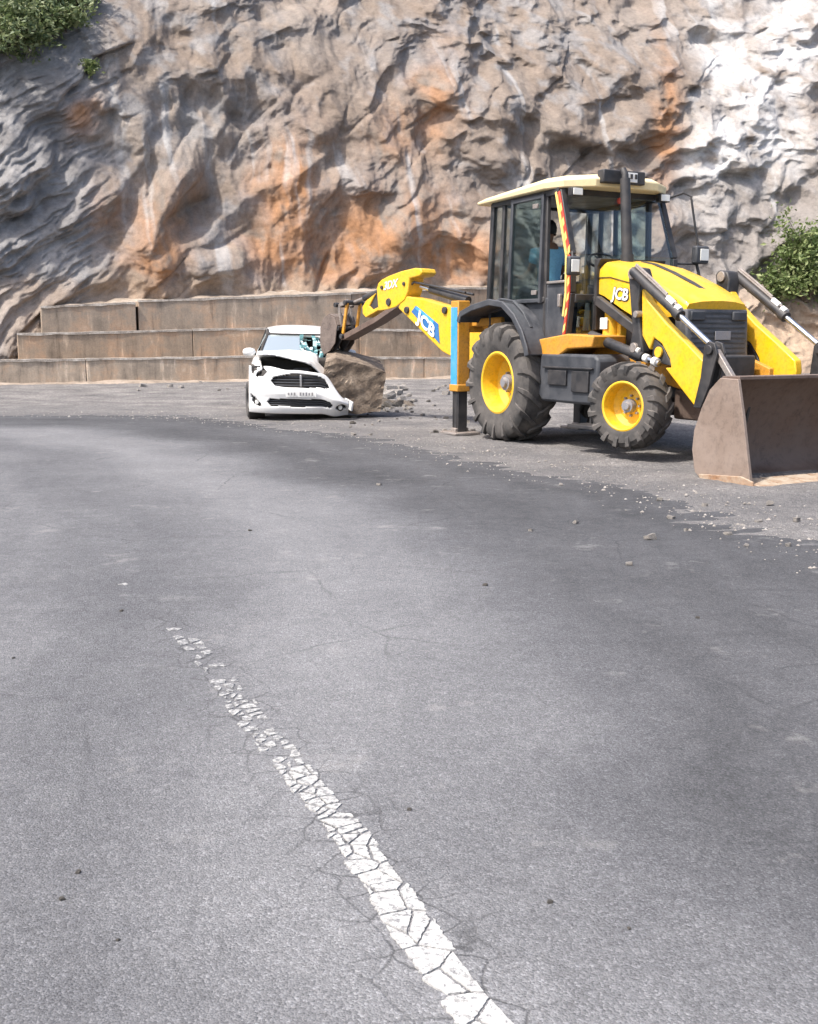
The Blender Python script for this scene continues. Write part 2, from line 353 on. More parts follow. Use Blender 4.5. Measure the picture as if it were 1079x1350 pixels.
def mat_rock(name, dark, mid, light, scale=3.0):
    m, n, l, b = newmat(name)
    tc = N(n, 'ShaderNodeTexCoord')
    f1 = N(n, 'ShaderNodeTexNoise', Scale=scale, Detail=4.0, Roughness=.7); l.new(tc.outputs['Object'], f1.inputs['Vector'])
    f2 = N(n, 'ShaderNodeTexNoise', Scale=scale*9, Detail=4.0, Roughness=.75); l.new(tc.outputs['Object'], f2.inputs['Vector'])
    c = ramp(n, l, f1.outputs[0], [(.32, dark), (.5, mid), (.68, light)])
    r = ramp(n, l, f2.outputs[0], [(.3, .6), (.5, 1.0), (.72, 1.35)]); c = mixc(n, l, .8, c, r, 'MULTIPLY')
    l.new(c, b.inputs['Base Color']); b.inputs['Roughness'].default_value = .92
    b1 = N(n, 'ShaderNodeBump', Strength=.6, Distance=.05); l.new(f1.outputs[0], b1.inputs['Height'])
    b2 = N(n, 'ShaderNodeBump', Strength=.6, Distance=.01); l.new(f2.outputs[0], b2.inputs['Height']); l.new(b1.outputs[0], b2.inputs['Normal']); l.new(b2.outputs[0], b.inputs['Normal'])
    return m
M['road'] = mat_road(); M['gravel'] = mat_gravel(); M['cliff'] = mat_cliff(); M['concrete'] = mat_concrete()
M['boulder'] = mat_rock('brown_rock', (.075,.055,.042), (.165,.125,.092), (.27,.215,.165), 3.6)
M['stone'] = mat_rock('grey_stone', (.16,.145,.13), (.28,.255,.23), (.45,.42,.39), 8)
M['stone_dark'] = mat_rock('dark_stone', (.05,.045,.042), (.10,.09,.08), (.17,.15,.13), 8)

# road edge (asphalt / gravel shoulder) traced on the ground
EDGE = [gnd(*p) for p in [(-400,546),(0,546),(150,548),(240,550),(330,558),(450,572),(560,592),(650,611),(800,641),(950,681),(1079,716),(1300,800),(1700,1000)]]
EX = np.array([(p.x, p.y) for p in EDGE])
def dist_edge(X, Y):
    """signed distance to the road edge, positive on the asphalt"""
    best = np.full(X.shape, 1e9); sg = np.ones(X.shape)
    for (ax, ay), (bx, by) in zip(EX[:-1], EX[1:]):
        dx, dy = bx-ax, by-ay; t = np.clip(((X-ax)*dx + (Y-ay)*dy)/(dx*dx+dy*dy), 0, 1)
        qx, qy = X-(ax+t*dx), Y-(ay+t*dy); d = np.hypot(qx, qy); cr = dx*qy - dy*qx
        upd = d < best; best = np.where(upd, d, best); sg = np.where(upd, np.where(cr < 0, 1, -1), sg)
    return best*sg
LINE = [gnd(*p) for p in [(1010,1800),(760,1480),(640,1349),(565,1251),(466,1109),(342,959),(260,856),(185,790),(110,745),(20,705),(-120,665)]]
LX = np.array([(p.x, p.y) for p in LINE])
def dist_line(X, Y):
    best = np.full(X.shape, 1e9)
    for (ax, ay), (bx, by) in zip(LX[:-1], LX[1:]):
        dx, dy = bx-ax, by-ay; t = np.clip(((X-ax)*dx + (Y-ay)*dy)/(dx*dx+dy*dy), 0, 1)
        best = np.minimum(best, np.hypot(X-(ax+t*dx), Y-(ay+t*dy)))
    return best
gx = np.concatenate([[-300,-120,-60,-35,-25], np.arange(-18,16,.1), [18,25,35,60,120,300]])
gy = np.concatenate([[-300,-120,-40,-15,-5,-2], np.arange(0,36,.1), [40,60,120,300]])
GX, GY = np.meshgrid(gx, gy)
de = dist_edge(GX, GY); wob = fbm(GX*.5, GY*.5, 3)*.5; dew = de + wob
wear = .24 + .12*sstep(1.6, 2.5, dew) - .19*sstep(-.7, .1, dew)*(1-sstep(1.5, 2.4, dew)) + .12*np.exp(-((dew-2.9)/.45)**2) \
       - .10*np.exp(-((dew-3.9)/.35)**2) - .05*np.exp(-((dew-5.6)/.8)**2) + .05*np.exp(-((dew-.75)/.10)**2)
# faint tyre bands along the bend
wear += .05*pn(dew*2.7, (GX-GY)*.12) + .05*pn(dew*5.5+9, (GX-GY)*.2)
crack = np.exp(-(dist_line(GX, GY)/.14)**2)*sstep(7, 2, GY)*.8
ROADZ = np.zeros_like(GX)
road = grid_obj('road', np.stack([GX, GY, ROADZ], -1), M['road'], {'wear': wear, 'crack': crack}); tag(road, kind='structure')
# gravel shoulder: a low heightfield that surfaces through the asphalt along an uneven line
sx = np.arange(-16, 15, .07); sy = np.arange(6, 36, .07); SX, SY = np.meshgrid(sx, sy)
ds = -dist_edge(SX, SY) + fbm(SX*.45, SY*.8, 4)*.5
def shoulder_z(ds, X, Y): return np.clip(ds*.026, -.05, .020) + fbm(X*1.6, Y*4.2, 5, g=.62)*.022
SZ = shoulder_z(ds, SX, SY)
keep = (ds[:-1,:-1] > -1.6)
sh = grid_obj('gravel_shoulder', np.stack([SX, SY, SZ], -1), M['gravel'], {'dusty': sstep(-.3, 3.2, ds + 1.2*fbm(SX*.6, SY*1.2, 3))}, keep=keep); tag(sh, kind='structure')

# ------------------------------------------------------------------ cliff
WA = Vector((-10.59, 27.64, 0)); WB = Vector((.46, 31.69, 0)); WU = (WB-WA).normalized(); WN = Vector((-WU.y, WU.x, 0))
def wpt(s, off, z=0): return WA + WU*s + WN*off + Vector((0,0,z))
ctrl = [wpt(-30,9), wpt(-18,5), wpt(-8,2.3), wpt(-3,1.35), wpt(0,1.2), wpt(1.2,1.45), wpt(3,1.55), wpt(8,1.5), wpt(14,1.5), wpt(19,1.3), wpt(24,.8), wpt(29,-.6), wpt(34,-3.0), wpt(40,-7.5), wpt(47,-14)]
CP = np.array([(p.x, p.y) for p in ctrl])
def catmull(P, n):
    seg = len(P)-1; Q = np.vstack([2*P[0]-P[1], P, 2*P[-1]-P[-2]]); out = []
    for i in range(seg):
        t = np.linspace(0, 1, n, endpoint=False)[:, None]; a, b, c, d = Q[i], Q[i+1], Q[i+2], Q[i+3]
        out.append(.5*((2*b)+(-a+c)*t+(2*a-5*b+4*c-d)*t**2+(-a+3*b-3*c+d)*t**3))
    return np.vstack(out+[P[-1:]])
BC = catmull(CP, 60); sl = np.concatenate([[0], np.cumsum(np.hypot(*np.diff(BC, axis=0).T))])
s0 = sl[3*60]  # arc length at the wall's left end
uu = np.concatenate([np.linspace(0, s0-2, 120, endpoint=False), np.linspace(s0-2, s0+32, 860, endpoint=False), np.linspace(s0+32, sl[-1], 110)])
vv = np.concatenate([np.linspace(-.3, 13.5, 400, endpoint=False), np.linspace(13.5, 21, 90)])
bx = np.interp(uu, sl, BC[:,0]); by = np.interp(uu, sl, BC[:,1])
tx = np.gradient(bx, uu); ty = np.gradient(by, uu); k_ = np.ones(61)/61
tx = np.convolve(np.pad(tx, 30, 'edge'), k_, 'valid'); ty = np.convolve(np.pad(ty, 30, 'edge'), k_, 'valid'); tl = np.hypot(tx, ty); nx, ny = ty/tl, -tx/tl   # outward, towards the road
U, V = np.meshgrid(uu, vv); U = U - s0
right = sstep(17, 22, U)
lean = .30*V + .55*right*(1-np.exp(-V/1.6)) + .012*V**2*sstep(6, 14, V)
NXg, NYg = np.broadcast_to(nx, U.shape), np.broadcast_to(ny, U.shape)
def place(d, dz):
    return np.stack([np.broadcast_to(bx, U.shape) - NXg*(lean-d), np.broadcast_to(by, U.shape) - NYg*(lean-d), V + dz], -1)
PX, PY = to_px(place(np.zeros_like(U), np.zeros_like(U)))
wu = U + .55*fbm(U*.25, V*.25, 3); wv = V + .55*fbm(U*.25+40, V*.25+7, 3)
ca, sa = math.cos(R(46)), math.sin(R(46)); al = wu*ca + wv*sa; ac = -wu*sa + wv*ca       # along / across the diagonal bedding
rough_left = sstep(190, 90, PX)                # finely grooved grey rock at the left
d = 1.15*fbm(wu*.13+3, wv*.13, 3) + .30*ridged(al*.20, ac*.55, 1)
iso = sstep(14.5, 18.5, U); mid_w = sstep(120, 200, PX)*sstep(640, 540, PX)
d += mid_w*(.75*(.3-np.abs(fbm(wu*.50+55, wv*.34, 2))) + .22*(.3-np.abs(fbm(wu*1.25+15, wv*.42+4, 3))))
d += iso*(1.15*(.3-np.abs(fbm(wu*.42+5, wv*.46, 3))) + .28*(.3-np.abs(fbm(wu*1.0+25, wv*1.1, 3))))
# ledges: the rock above a bedding plane stands proud of the rock below, with a dark cleft between
for fa, fc, amp, cut, wd, ox in ((.15,.46,.44,.30,.060,3.1),(.34,.95,.15,.16,.080,17.7),(.85,2.0,.028,.035,.09,41.3)):
    n_l = fbm(al*fa+ox, ac*fc-ox, 2, g=.42); gt = sstep(-.12, .30, fbm(wu*.33+ox, wv*.33, 2)+.06)
    d += gt*(1-.5*iso)*(1-.45*mid_w)*(amp*np.tanh(n_l*7) - cut*np.exp(-(n_l/wd)**2))
# upright drips and runnels of sprayed concrete
d += .10*(.25-np.abs(fbm(wu*1.5+70, wv*.45, 3))) + .16*(.3-np.abs(fbm(wu*.75+11, wv*.70, 2)))
d += .045*(.3-np.abs(fbm(wu*2.6, wv*2.8, 3))) + .018*fbm(wu*7, wv*7, 2)
pat = sstep(.10, .40, fbm(wu*.42+90, wv*.42+33, 3)+.04); d += pat*(.12*ridged(al*1.3, ac*2.2, 3) - .10)   # bare, broken rock showing through the spray
d += rough_left*(.26*ridged((wu*.80+wv*.60)*.45, (-wu*.60+wv*.80)*1.9, 3) + .07*ridged(al*1.4, ac*5, 2))
d += 1.15*sstep(2.0, .2, U)*sstep(3.0, 1.3, V)
# pockets and bosses that the photograph shows (centre px, radius px, depth m)
for cx, cy, rx, ry, a in [(205,335,34,55,.75),(255,150,38,38,-.75),(330,140,30,34,-.55),(565,185,26,70,-.7),(520,330,40,60,.35),(700,120,90,28,.35),(770,165,80,25,.45),(840,90,60,22,.4),(760,215,60,20,-.4),(660,210,50,25,.3),
                          (950,190,40,45,.55),(990,235,45,30,.4),(1000,120,60,35,.4),(900,255,22,18,-.45),(975,232,34,16,-.35),(390,285,40,50,.4),(470,270,40,50,.35),(110,150,26,30,.4),(600,90,40,60,.3),(470,200,50,30,-.4),(640,300,40,40,.3)]:
    q = ((PX-cx + 14*fbm(U*.9, V*.9, 2))/rx)**2 + ((PY-cy + 14*fbm(U*.9+9, V*.9, 2))/ry)**2
    d += a*np.exp(-q**1.3)
d = d - .25
low = sstep(0, 1.0, V); d = d*(.25+.75*low)
d = np.where(V < 2.6, np.minimum(d, .5 + .3*V + .7*sstep(2.0, .3, U)), d)
# bosses droop: their undersides overhang
sag = -.42*np.clip(d, -.2, 1.2)*low
P = place(d, sag)
# colour: dry grey-buff shotcrete, earth stains, lime-white wash, bare grey rock
c_tan = np.array([.200,.160,.130]); c_beige = np.array([.250,.212,.181]); c_grey = np.array([.242,.234,.231]); c_dgrey = np.array([.155,.148,.145])
c_or = np.array([.325,.172,.088]); c_white = np.array([.56,.555,.55]); c_soil = np.array([.40,.30,.22])
mixv = lambda A, B, t: A*(1-t[..., None]) + B*t[..., None]
n1 = fbm(wu*.35, wv*.35, 5); n2 = fbm(wu*1.3+5, wv*1.3, 4); streak = fbm(U*1.9 + .5*fbm(U*.8, V*.8, 2), V*.12, 4)
Cc = mixv(np.broadcast_to(c_tan, U.shape+(3,)), c_beige, sstep(-.25, .4, n1))
Cc = mixv(Cc, c_grey, sstep(.02, .4, n2 + .5*fbm(wu*.2+80, wv*.2, 3))*.75)
def blob(lst):
    t = np.zeros_like(U)
    for cx, cy, rx, ry, a in lst:
        q = ((PX-cx+26*fbm(U*.6+cx, V*.6, 3))/rx)**2 + ((PY-cy+30*fbm(U*.6, V*.6+cy, 3))/ry)**2; t = np.maximum(t, a*np.exp(-q))
    return t
left = np.clip(sstep(150, 105, PX + 18*fbm(V*.9, U*.9, 3)), 0, 1); Cc = mixv(Cc, c_grey*1.02, left*.95)
Cc = mixv(Cc, c_dgrey, left*sstep(.05, .35, fbm(wu*.9, wv*.9, 4)+.12)*.75)
greyb = blob([(270,150,60,60,.9),(340,120,60,55,.8),(330,40,90,40,.7),(300,300,50,80,.7),(330,340,50,50,.8),(480,30,60,40,.5)])
Cc = mixv(Cc, c_grey*.85, greyb*sstep(-.3, .25, n2))
org = blob([(205,335,36,60,.95),(385,250,40,75,.9),(400,335,70,45,1.0),(470,320,90,65,.95),(575,130,26,70,.7),(600,340,60,45,.95),(872,175,16,95,.95),(560,290,50,50,.6),(105,150,24,24,.8),(240,280,30,40,.5),(520,190,30,60,.4),(150,290,30,40,.35)])
Cc = mixv(Cc, c_or, np.clip(1.25*org*sstep(-.6, .1, n2+.6*streak), 0, 1)*.95)
wht = sstep(860, 905, PX+20*n1)*blob([(955,80,40,55,1.0),(1045,60,50,90,.9),(940,195,45,50,1.0),(1010,180,70,60,.8),(990,110,60,60,.8),(925,265,50,50,.6),(540,90,60,60,.22),(380,100,40,40,.35)])
Cc = mixv(Cc, c_white, np.clip(wht*sstep(-.4, .25, n2+.2), 0, 1)*.95)
grr = sstep(880, 930, PX)*sstep(130, 300, PY); Cc = mixv(Cc, np.array([.235,.217,.204]), grr*.85*(1-wht))
Cc = mixv(Cc, c_white*.75, np.clip(sstep(.16, .42, streak)*sstep(-.1, .3, n1+.15)*(1-left)*.55, 0, 1))
Cc = mixv(Cc, c_dgrey, np.clip(sstep(-.30, -.5, streak)*.2, 0, 1))
Cc = mixv(Cc, c_dgrey*1.1, pat*.35*(1-wht))
soil = right*sstep(3.6, 1.6, V + .8*n1); Cc = mixv(Cc, c_soil*.95, soil)
Cc = mixv(Cc, c_soil*.8, (1-right)*sstep(3.1, 2.5, V+.5*n2)*sstep(2, 4, U)*.6)
Cc = np.clip(Cc*(1 + .22*fbm(wu*3, wv*3, 4)[..., None]), .02, .9)
cl = grid_obj('cliff', P, M['cliff'], {'Col': Cc}); tag(cl, kind='structure')
CLIFF = P
def cliff_at(px, py):
    """point of the cliff face seen at a pixel of the photograph"""
    qx, qy = to_px(CLIFF); i = np.argmin((qx-px)**2 + (qy-py)**2 + 1e6*(CLIFF[..., 1] < 5)); return Vector(CLIFF.reshape(-1, 3)[i])

# ------------------------------------------------------------------ stepped retaining wall, panel by panel
M['lime'] = mat_rock('limewashed_edge', (.20,.17,.145), (.34,.30,.26), (.52,.48,.43), 3.0)
wall = empty('retaining_wall', WA)
tag(wall, 'stepped three tier concrete retaining wall, stained brown, along the foot of the cliff', 'retaining wall')
def tier(pts, off, base, depth, s0_, s1_, lens, jit, tint):
    s = s0_; k = 0
    zs = lambda q: float(np.interp(q, [p[0] for p in pts], [p[1] for p in pts]))
    while s < s1_ - .3:
        e = min(s1_, s + lens*random.uniform(.75, 1.3)); o = off + random.uniform(-jit, jit); g = .007
        m = MB(); n = 6; top = []; 
        for i in range(n+1):
            q = s + g + (e-s-2*g)*i/n; top.append((q, zs(q) + random.uniform(-.012, .012)))
        ol = top + [(e-g, base), (s+g, base)]
        bs = lambda a, b, t: WU*a + WN*t + Vector((0,0,b))
        m.prism(ol, o, o+depth, bs); pn_ = m.build('concrete_panel', M['concrete'], wall, bevel=.02, smooth=30); pn_.color = (*tint, 1)
        m = MB(); n = 14; vs = []
        for i in range(n+1):
            q = s + g + (e-s-2*g)*i/n; zt = zs(q) + random.uniform(-.006,.012); pr = random.uniform(.012,.032); hh = random.uniform(.035,.065)
            vs += [bs(q, zt-hh, o-pr), bs(q, zt+.012, o-pr*.8), bs(q, zt+.018, o+.18), bs(q, zt-hh, o+.05)]
        m.add(vs, [(i*4+j, i*4+(j+1) % 4, (i+1)*4+(j+1) % 4, (i+1)*4+j) for i in range(n) for j in range(4)] + [(0,1,2,3), (n*4+3,n*4+2,n*4+1,n*4)]); m.build('coping', M['lime'], pn_, smooth=40)
        s = e; k += 1
tier([(-8,.60),(0,.64),(6.5,.70),(12.5,.62),(20,.6)], 0.0, -.1, .62, -7, 18.5, 5.2, .010, (1.02,.98,.93))
tier([(0.2,1.31),(6.7,1.48),(12.7,1.44),(20,1.4)], .5, .30, .66, .48, 18.2, 4.2, .012, (.84,.76,.68))
tier([(0,1.97),(3.67,2.18)], 1.02, 1.0, .8, 1.12, 3.62, 3.6, .0, (.78,.75,.72))
tier([(3.67,2.22),(9.3,2.50),(13.1,2.72),(18,2.85)], 1.10, 1.0, .8, 3.68, 17.8, 4.8, .010, (.76,.73,.70))
# earth on the ledges behind the panels
m = MB(); nn = 60
lv = []
for i in range(nn+1):
    s = 1.15 + 16.6*i/nn; z = float(np.interp(s, [0,3.67,9.3,13.1,18], [1.95,2.16,2.46,2.68,2.8]))
    for off, dz in ((1.2,-.08),(1.7,-.04),(2.2,.08),(3.0,.25)): lv.append(wpt(s, off, z+dz+random.uniform(-.05,.05)))
m.add(lv, [(i*4+j, (i+1)*4+j, (i+1)*4+j+1, i*4+j+1) for i in range(nn) for j in range(3)])
M['earth'] = mat_rock('dusty_earth', (.20,.16,.125), (.29,.235,.185), (.38,.32,.265), 1.2)
o = m.build('ledge_earth', M['earth'], None, smooth=180); tag(o, kind='structure')

# earth and grit washed down against the foot of the wall
bs_ = np.arange(-7, 19, .06); bo_ = np.linspace(-1.3, .05, 22); BS, BO = np.meshgrid(bs_, bo_)
bw = .55 + .45*fbm(BS*.35, BS*0+3.3, 3) + .12*fbm(BS*1.7, BO*3, 3); bh = sstep(-1.25*bw, 0, BO)*(.05 + .10*np.clip(fbm(BS*.5+9, BS*0, 3)+.35, 0, 1)) + .025*fbm(BS*4, BO*4, 4) - .012
BP = np.stack([WA.x + WU.x*BS + WN.x*BO, WA.y + WU.y*BS + WN.y*BO, bh], -1)
tag(grid_obj('soil_bank', BP, M['earth']), kind='structure')

# ------------------------------------------------------------------ old painted line, broken into chips
line_root = empty('lane_marking', (0,0,0)); tag(line_root, kind='structure')
def line_frame():
    P_ = catmull(LX, 24); s = np.concatenate([[0], np.cumsum(np.hypot(*np.diff(P_, axis=0).T))]); return P_, s
LP, LS = line_frame()
def line_xy(s, t):
    x = np.interp(s, LS, LP[:,0]); y = np.interp(s, LS, LP[:,1]); x2 = np.interp(s+.05, LS, LP[:,0]); y2 = np.interp(s+.05, LS, LP[:,1])
    dx, dy = x2-x, y2-y; l_ = math.hypot(dx, dy) or 1; return Vector((x - dy/l_*t*-1*-1, y + dx/l_*t, 0))
m_p, n_, l_, b_ = newmat('old_road_paint')
tc = N(n_, 'ShaderNodeTexCoord'); nz = N(n_, 'ShaderNodeTexNoise', Scale=38.0, Detail=4.0, Roughness=.75); l_.new(tc.outputs['Object'], nz.inputs['Vector'])
nz2 = N(n_, 'ShaderNodeTexNoise', Scale=150.0, Detail=4.0, Roughness=.75); l_.new(tc.outputs['Object'], nz2.inputs['Vector'])
cc = ramp(n_, l_, nz.outputs[0], [(.33, (.22,.215,.21)), (.42, (.38,.375,.36)), (.60, (.46,.455,.44))])
cr_ = ramp(n_, l_, nz2.outputs[0], [(.28, .55), (.45, 1.0), (.75, 1.1)]); cc = mixc(n_, l_, .7, cc, cr_, 'MULTIPLY')
sx_ = N(n_, 'ShaderNodeSeparateXYZ'); l_.new(tc.outputs['Object'], sx_.inputs[0])
wy = N(n_, 'ShaderNodeMapRange'); l_.new(sx_.outputs[1], wy.inputs[0]); wy.inputs[1].default_value = 1.6; wy.inputs[2].default_value = 3.8; wy.inputs[3].default_value = -.085; wy.inputs[4].default_value = .05
nz3 = N(n_, 'ShaderNodeTexNoise', Scale=75.0, Detail=5.0, Roughness=.8); l_.new(tc.outputs['Object'], nz3.inputs['Vector'])
ad = N(n_, 'ShaderNodeMath', operation='ADD'); l_.new(nz3.outputs[0], ad.inputs[0]); l_.new(wy.outputs[0], ad.inputs[1])
wr = ramp(n_, l_, ad.outputs[0], [(.47, 0.0), (.56, 1.0)]); cc = mixc(n_, l_, wr, cc, (.15,.15,.155))
l_.new(cc, b_.inputs['Base Color']); b_.inputs['Roughness'].default_value = .8
bp_ = N(n_, 'ShaderNodeBump', Strength=.4, Distance=.003); l_.new(nz2.outputs[0], bp_.inputs['Height']); l_.new(bp_.outputs[0], b_.inputs['Normal'])
M['roadpaint'] = m_p
def clip_poly(poly, nx_, ny_, c):
    out = []
    for i in range(len(poly)):
        a, b = poly[i], poly[(i+1) % len(poly)]; da = nx_*a[0]+ny_*a[1]-c; db = nx_*b[0]+ny_*b[1]-c
        if da <= 0: out.append(a)
        if (da < 0 < db) or (db < 0 < da):
            t = da/(da-db); out.append((a[0]+(b[0]-a[0])*t, a[1]+(b[1]-a[1])*t))
    return out
HW = .053
seeds = []
s = .02; smax = LS[-1]
while s < min(smax, 6.3):
    y_here = float(np.interp(s, LS, LP[:,1])); sz = .064 if y_here < 2.35 else (.040 if y_here < 3.6 else .052)
    for t in np.arange(-HW+sz*.5, HW+sz*.3, sz): seeds.append((s+random.uniform(-.9,.9)*sz, t+random.uniform(-.6,.6)*sz, sz, y_here))
    s += sz*1.25
chips = 0; rest = MB()
S = np.array([(a, b) for a, b, _, _ in seeds])
for i, (a, b, sz, yh_) in enumerate(seeds):
    keepp = .985 if yh_ < 2.45 else (.93 if yh_ < 3.0 else (.85 if yh_ < 3.7 else (.5 if yh_ < 4.3 else .15)))
    if 3.95 < yh_ < 4.25: keepp = .8
    if yh_ > 4.3: keepp *= math.exp(-(yh_-4.3)/.9)
    if random.random() > keepp: continue
    h0, h1 = HW*random.uniform(.74,1.06), HW*random.uniform(.74,1.06); poly = [(a-sz*2, -h0), (a+sz*2, -h0*random.uniform(.93,1.05)), (a+sz*2, h1), (a-sz*2, h1*random.uniform(.93,1.05))]
    near = np.argsort(np.hypot(S[:,0]-a, S[:,1]-b))[1:16]
    for j in near:
        dx, dy = S[j,0]-a, S[j,1]-b; dd = math.hypot(dx, dy)
        if dd < 1e-6: continue
        gap = random.uniform(.0014, .0052)*(1 if yh_ < 2.5 else 1.3); nx_, ny_ = dx/dd, dy/dd
        poly = clip_poly(poly, nx_, ny_, nx_*(a+dx/2)+ny_*(b+dy/2)-gap)
        if len(poly) < 3: break
    if len(poly) < 3: continue
    area = abs(sum(poly[k][0]*poly[(k+1) % len(poly)][1]-poly[(k+1) % len(poly)][0]*poly[k][1] for k in range(len(poly))))/2
    if area < 1.2e-4: continue
    if yh_ > 2.9:
        f_ = random.uniform(.55, .95); cxx = sum(p[0] for p in poly)/len(poly); cyy = sum(p[1] for p in poly)/len(poly); poly = [(cxx+(p[0]-cxx)*f_, cyy+(p[1]-cyy)*f_) for p in poly]
    fine = []
    for k in range(len(poly)):
        p, q = poly[k], poly[(k+1) % len(poly)]; L_ = math.hypot(q[0]-p[0], q[1]-p[1]); nsub = max(1, min(14, int(L_/.005))); edg = 2.2 if abs(p[1]) > HW*.8 and abs(q[1]) > HW*.8 else 1.0; fine.append(p)
        for h in range(1, nsub):
            t = h/nsub; jx = random.uniform(-.0015, .0015); fine.append((p[0]+(q[0]-p[0])*t+jx, p[1]+(q[1]-p[1])*t+random.uniform(-.0017,.0017)*edg))
    mb = rest if chips >= 290 else MB()
    W = [line_xy(p[0], p[1]) for p in fine]
    mb.prism([(w.x, w.y) for w in W], -.002, .0035, lambda a_, b_, t_: Vector((a_, b_, t_)))
    if chips < 290: mb.build('paint_chip', M['roadpaint'], line_root, smooth=0)
    chips += 1
if rest.f:
    o = rest.build('paint_flakes', M['roadpaint'], line_root, smooth=0); tag(o, kind='stuff')

# ------------------------------------------------------------------ backhoe loader
TA = R(63); TO = Vector((1.93, 12.9, 0)); TF = Vector((math.cos(TA), -math.sin(TA), 0)); TL = Vector((math.sin(TA), math.cos(TA), 0))
jcb = empty('backhoe_loader', TO, -TA)
tag(jcb, 'yellow and black backhoe loader with its digging arm reaching over the boulder', 'backhoe loader')
def T(name, mb, mat, parent=None, bevel=.008, smooth=35): return mb.build(name, M[mat], parent or jcb, bevel=bevel, smooth=smooth)
def text_obj(name, body, size, mat, parent, origin, ax, ay, shear=.25, bold=.03, ext=.004):
    """lettering as mesh: ax, ay are the reading and up directions in the parent's space"""
    cu = bpy.data.curves.new('t', 'FONT'); cu.body = body; cu.size = size; cu.shear = shear; cu.offset = bold*size; cu.extrude = ext; cu.align_x = 'CENTER'; cu.align_y = 'CENTER'; cu.resolution_u = 3
    t = bpy.data.objects.new('t', cu); col.objects.link(t); bpy.context.view_layer.update()
    me = bpy.data.meshes.new_from_object(t.evaluated_get(bpy.context.evaluated_depsgraph_get())); bpy.data.objects.remove(t); bpy.data.curves.remove(cu)
    ax = Vector(ax); ay = Vector(ay); az = ax.normalized().cross(ay.normalized())
    me.transform(Matrix(((ax.x, ay.x, az.x, origin[0]), (ax.y, ay.y, az.y, origin[1]), (ax.z, ay.z, az.z, origin[2]), (0,0,0,1))))
    me.materials.clear(); me.materials.append(M[mat]); me.name = name
    o = bpy.data.objects.new(name, me); col.objects.link(o); o.parent = parent; return o

# wheels: tyre with bar lugs, dished rim, hub with bolts. Built about the origin, outer side = -y
def make_wheel(name, loc, rz, Rr, Wd, rr, nl, side):
    w = MB(); h = Wd/2; q = Rr - .035*Rr/.7
    prof = [(rr, -h*.62), (rr*1.05, -h*.86), (rr+(q-rr)*.35, -h*1.0), (rr+(q-rr)*.7, -h*.99), (q-.045, -h*.93), (q-.012, -h*.80), (q, -h*.45), (q+.004, 0)]
    prof = prof + [(r, -y) for r, y in reversed(prof[:-1])]
    w.lathe(prof, 56)
    for k in range(nl):
        for sd in (-1, 1):
            t0 = 2*math.pi*(k + (.5 if sd > 0 else 0))/nl
            st = [(.04*h*-1, 0.0, Rr, .064), (.45*h, .15, Rr, .062), (.82*h, .27, Rr-.012, .064), (1.0*h, .33, Rr-.055*Rr/.7, .058), (1.0*h, .36, q-.13*Rr/.7, .045)]
            vs = []
            for (yy, dt, rad, tw) in st:
                y = sd*yy; wt = tw*.72/Rr*.9; base = min(rad-.02, q-.02) if yy < .95*h else rad-.05*Rr/.7
                for (tt, r_) in ((-wt, base), (-wt*.72, rad), (wt*.72, rad), (wt, base)):
                    a = t0 + dt*.75 + tt; yo = y + (sd*.018 if (yy >= .95*h and r_ == rad) else 0); vs.append(Vector((r_*math.cos(a), yo, r_*math.sin(a))))
            fs = []
            for i in range(len(st)-1):
                for j in range(3): fs.append((i*4+j, i*4+j+1, (i+1)*4+j+1, (i+1)*4+j))
            e = (len(st)-1)*4; fs += [(0,1,2,3), (e+3,e+2,e+1,e)]
            w.add(vs, fs)
    wh = w.build(name, M['rubber'], jcb, smooth=40); wh.location = loc; wh.rotation_euler = (0,0,rz + (math.pi if side > 0 else 0))
    r = MB(); r.lathe([(rr*1.03, -h*.80), (rr*1.06, -h*.86), (rr*1.0, -h*.90), (rr*.95, -h*.86), (rr*.91, -h*.50), (rr*.87, h*.05), (rr*.66, h*.28), (rr*.34, h*.20), (rr*.30, h*.1), (.001, h*.1)], 48)
    ro = r.build('rim', M['yellow'], wh, smooth=30)
    hb = MB(); hb.cyl((0,h*.2,0), (0,-h*.36,0), rr*.30, rr*.27, 20).cyl((0,-h*.34,0), (0,-h*.52,0), rr*.19, rr*.15, 16)
    for k in range(8):
        a = 2*math.pi*k/8; hb.cyl((rr*.42*math.cos(a), h*.26, rr*.42*math.sin(a)), (rr*.42*math.cos(a), h*.02, rr*.42*math.sin(a)), rr*.06, rr*.05, 6)
    hb.build('hub', M['hub'], wh, smooth=30)
    return wh
RW, FW = .70, .435
for sd in (-1, 1):
    make_wheel('rear_wheel', (-.05, sd*.80, RW), 0, RW, .43, .345, 17, sd)
    make_wheel('front_wheel', (2.22, sd*.84, .555), R(16), FW, .30, .235, 16, sd)
# chassis
c = MB(); c.box((.75, 0, .78), (3.5, .62, .40)).box((-.05, 0, .70), (.42, 1.15, .40)).box((2.3, 0, .80), (.9, .55, .5)); T('chassis', c, 'black', bevel=.02)
c = MB(); c.bar((2.22,-.72,.545), (2.22,.72,.545), .16, .18).box((2.22,0,.58), (.35,.4,.3)); T('front_axle', c, 'black', bevel=.02)
for sd in (-1, 1):
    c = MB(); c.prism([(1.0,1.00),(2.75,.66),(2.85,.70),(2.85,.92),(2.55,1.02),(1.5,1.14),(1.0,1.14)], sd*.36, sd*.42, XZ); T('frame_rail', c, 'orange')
c = MB(); c.prism([(2.35,.42),(2.95,.42),(2.95,.68),(2.35,.72)], -.40, .40, XZ); T('nose_frame', c, 'bucket', bevel=.02)
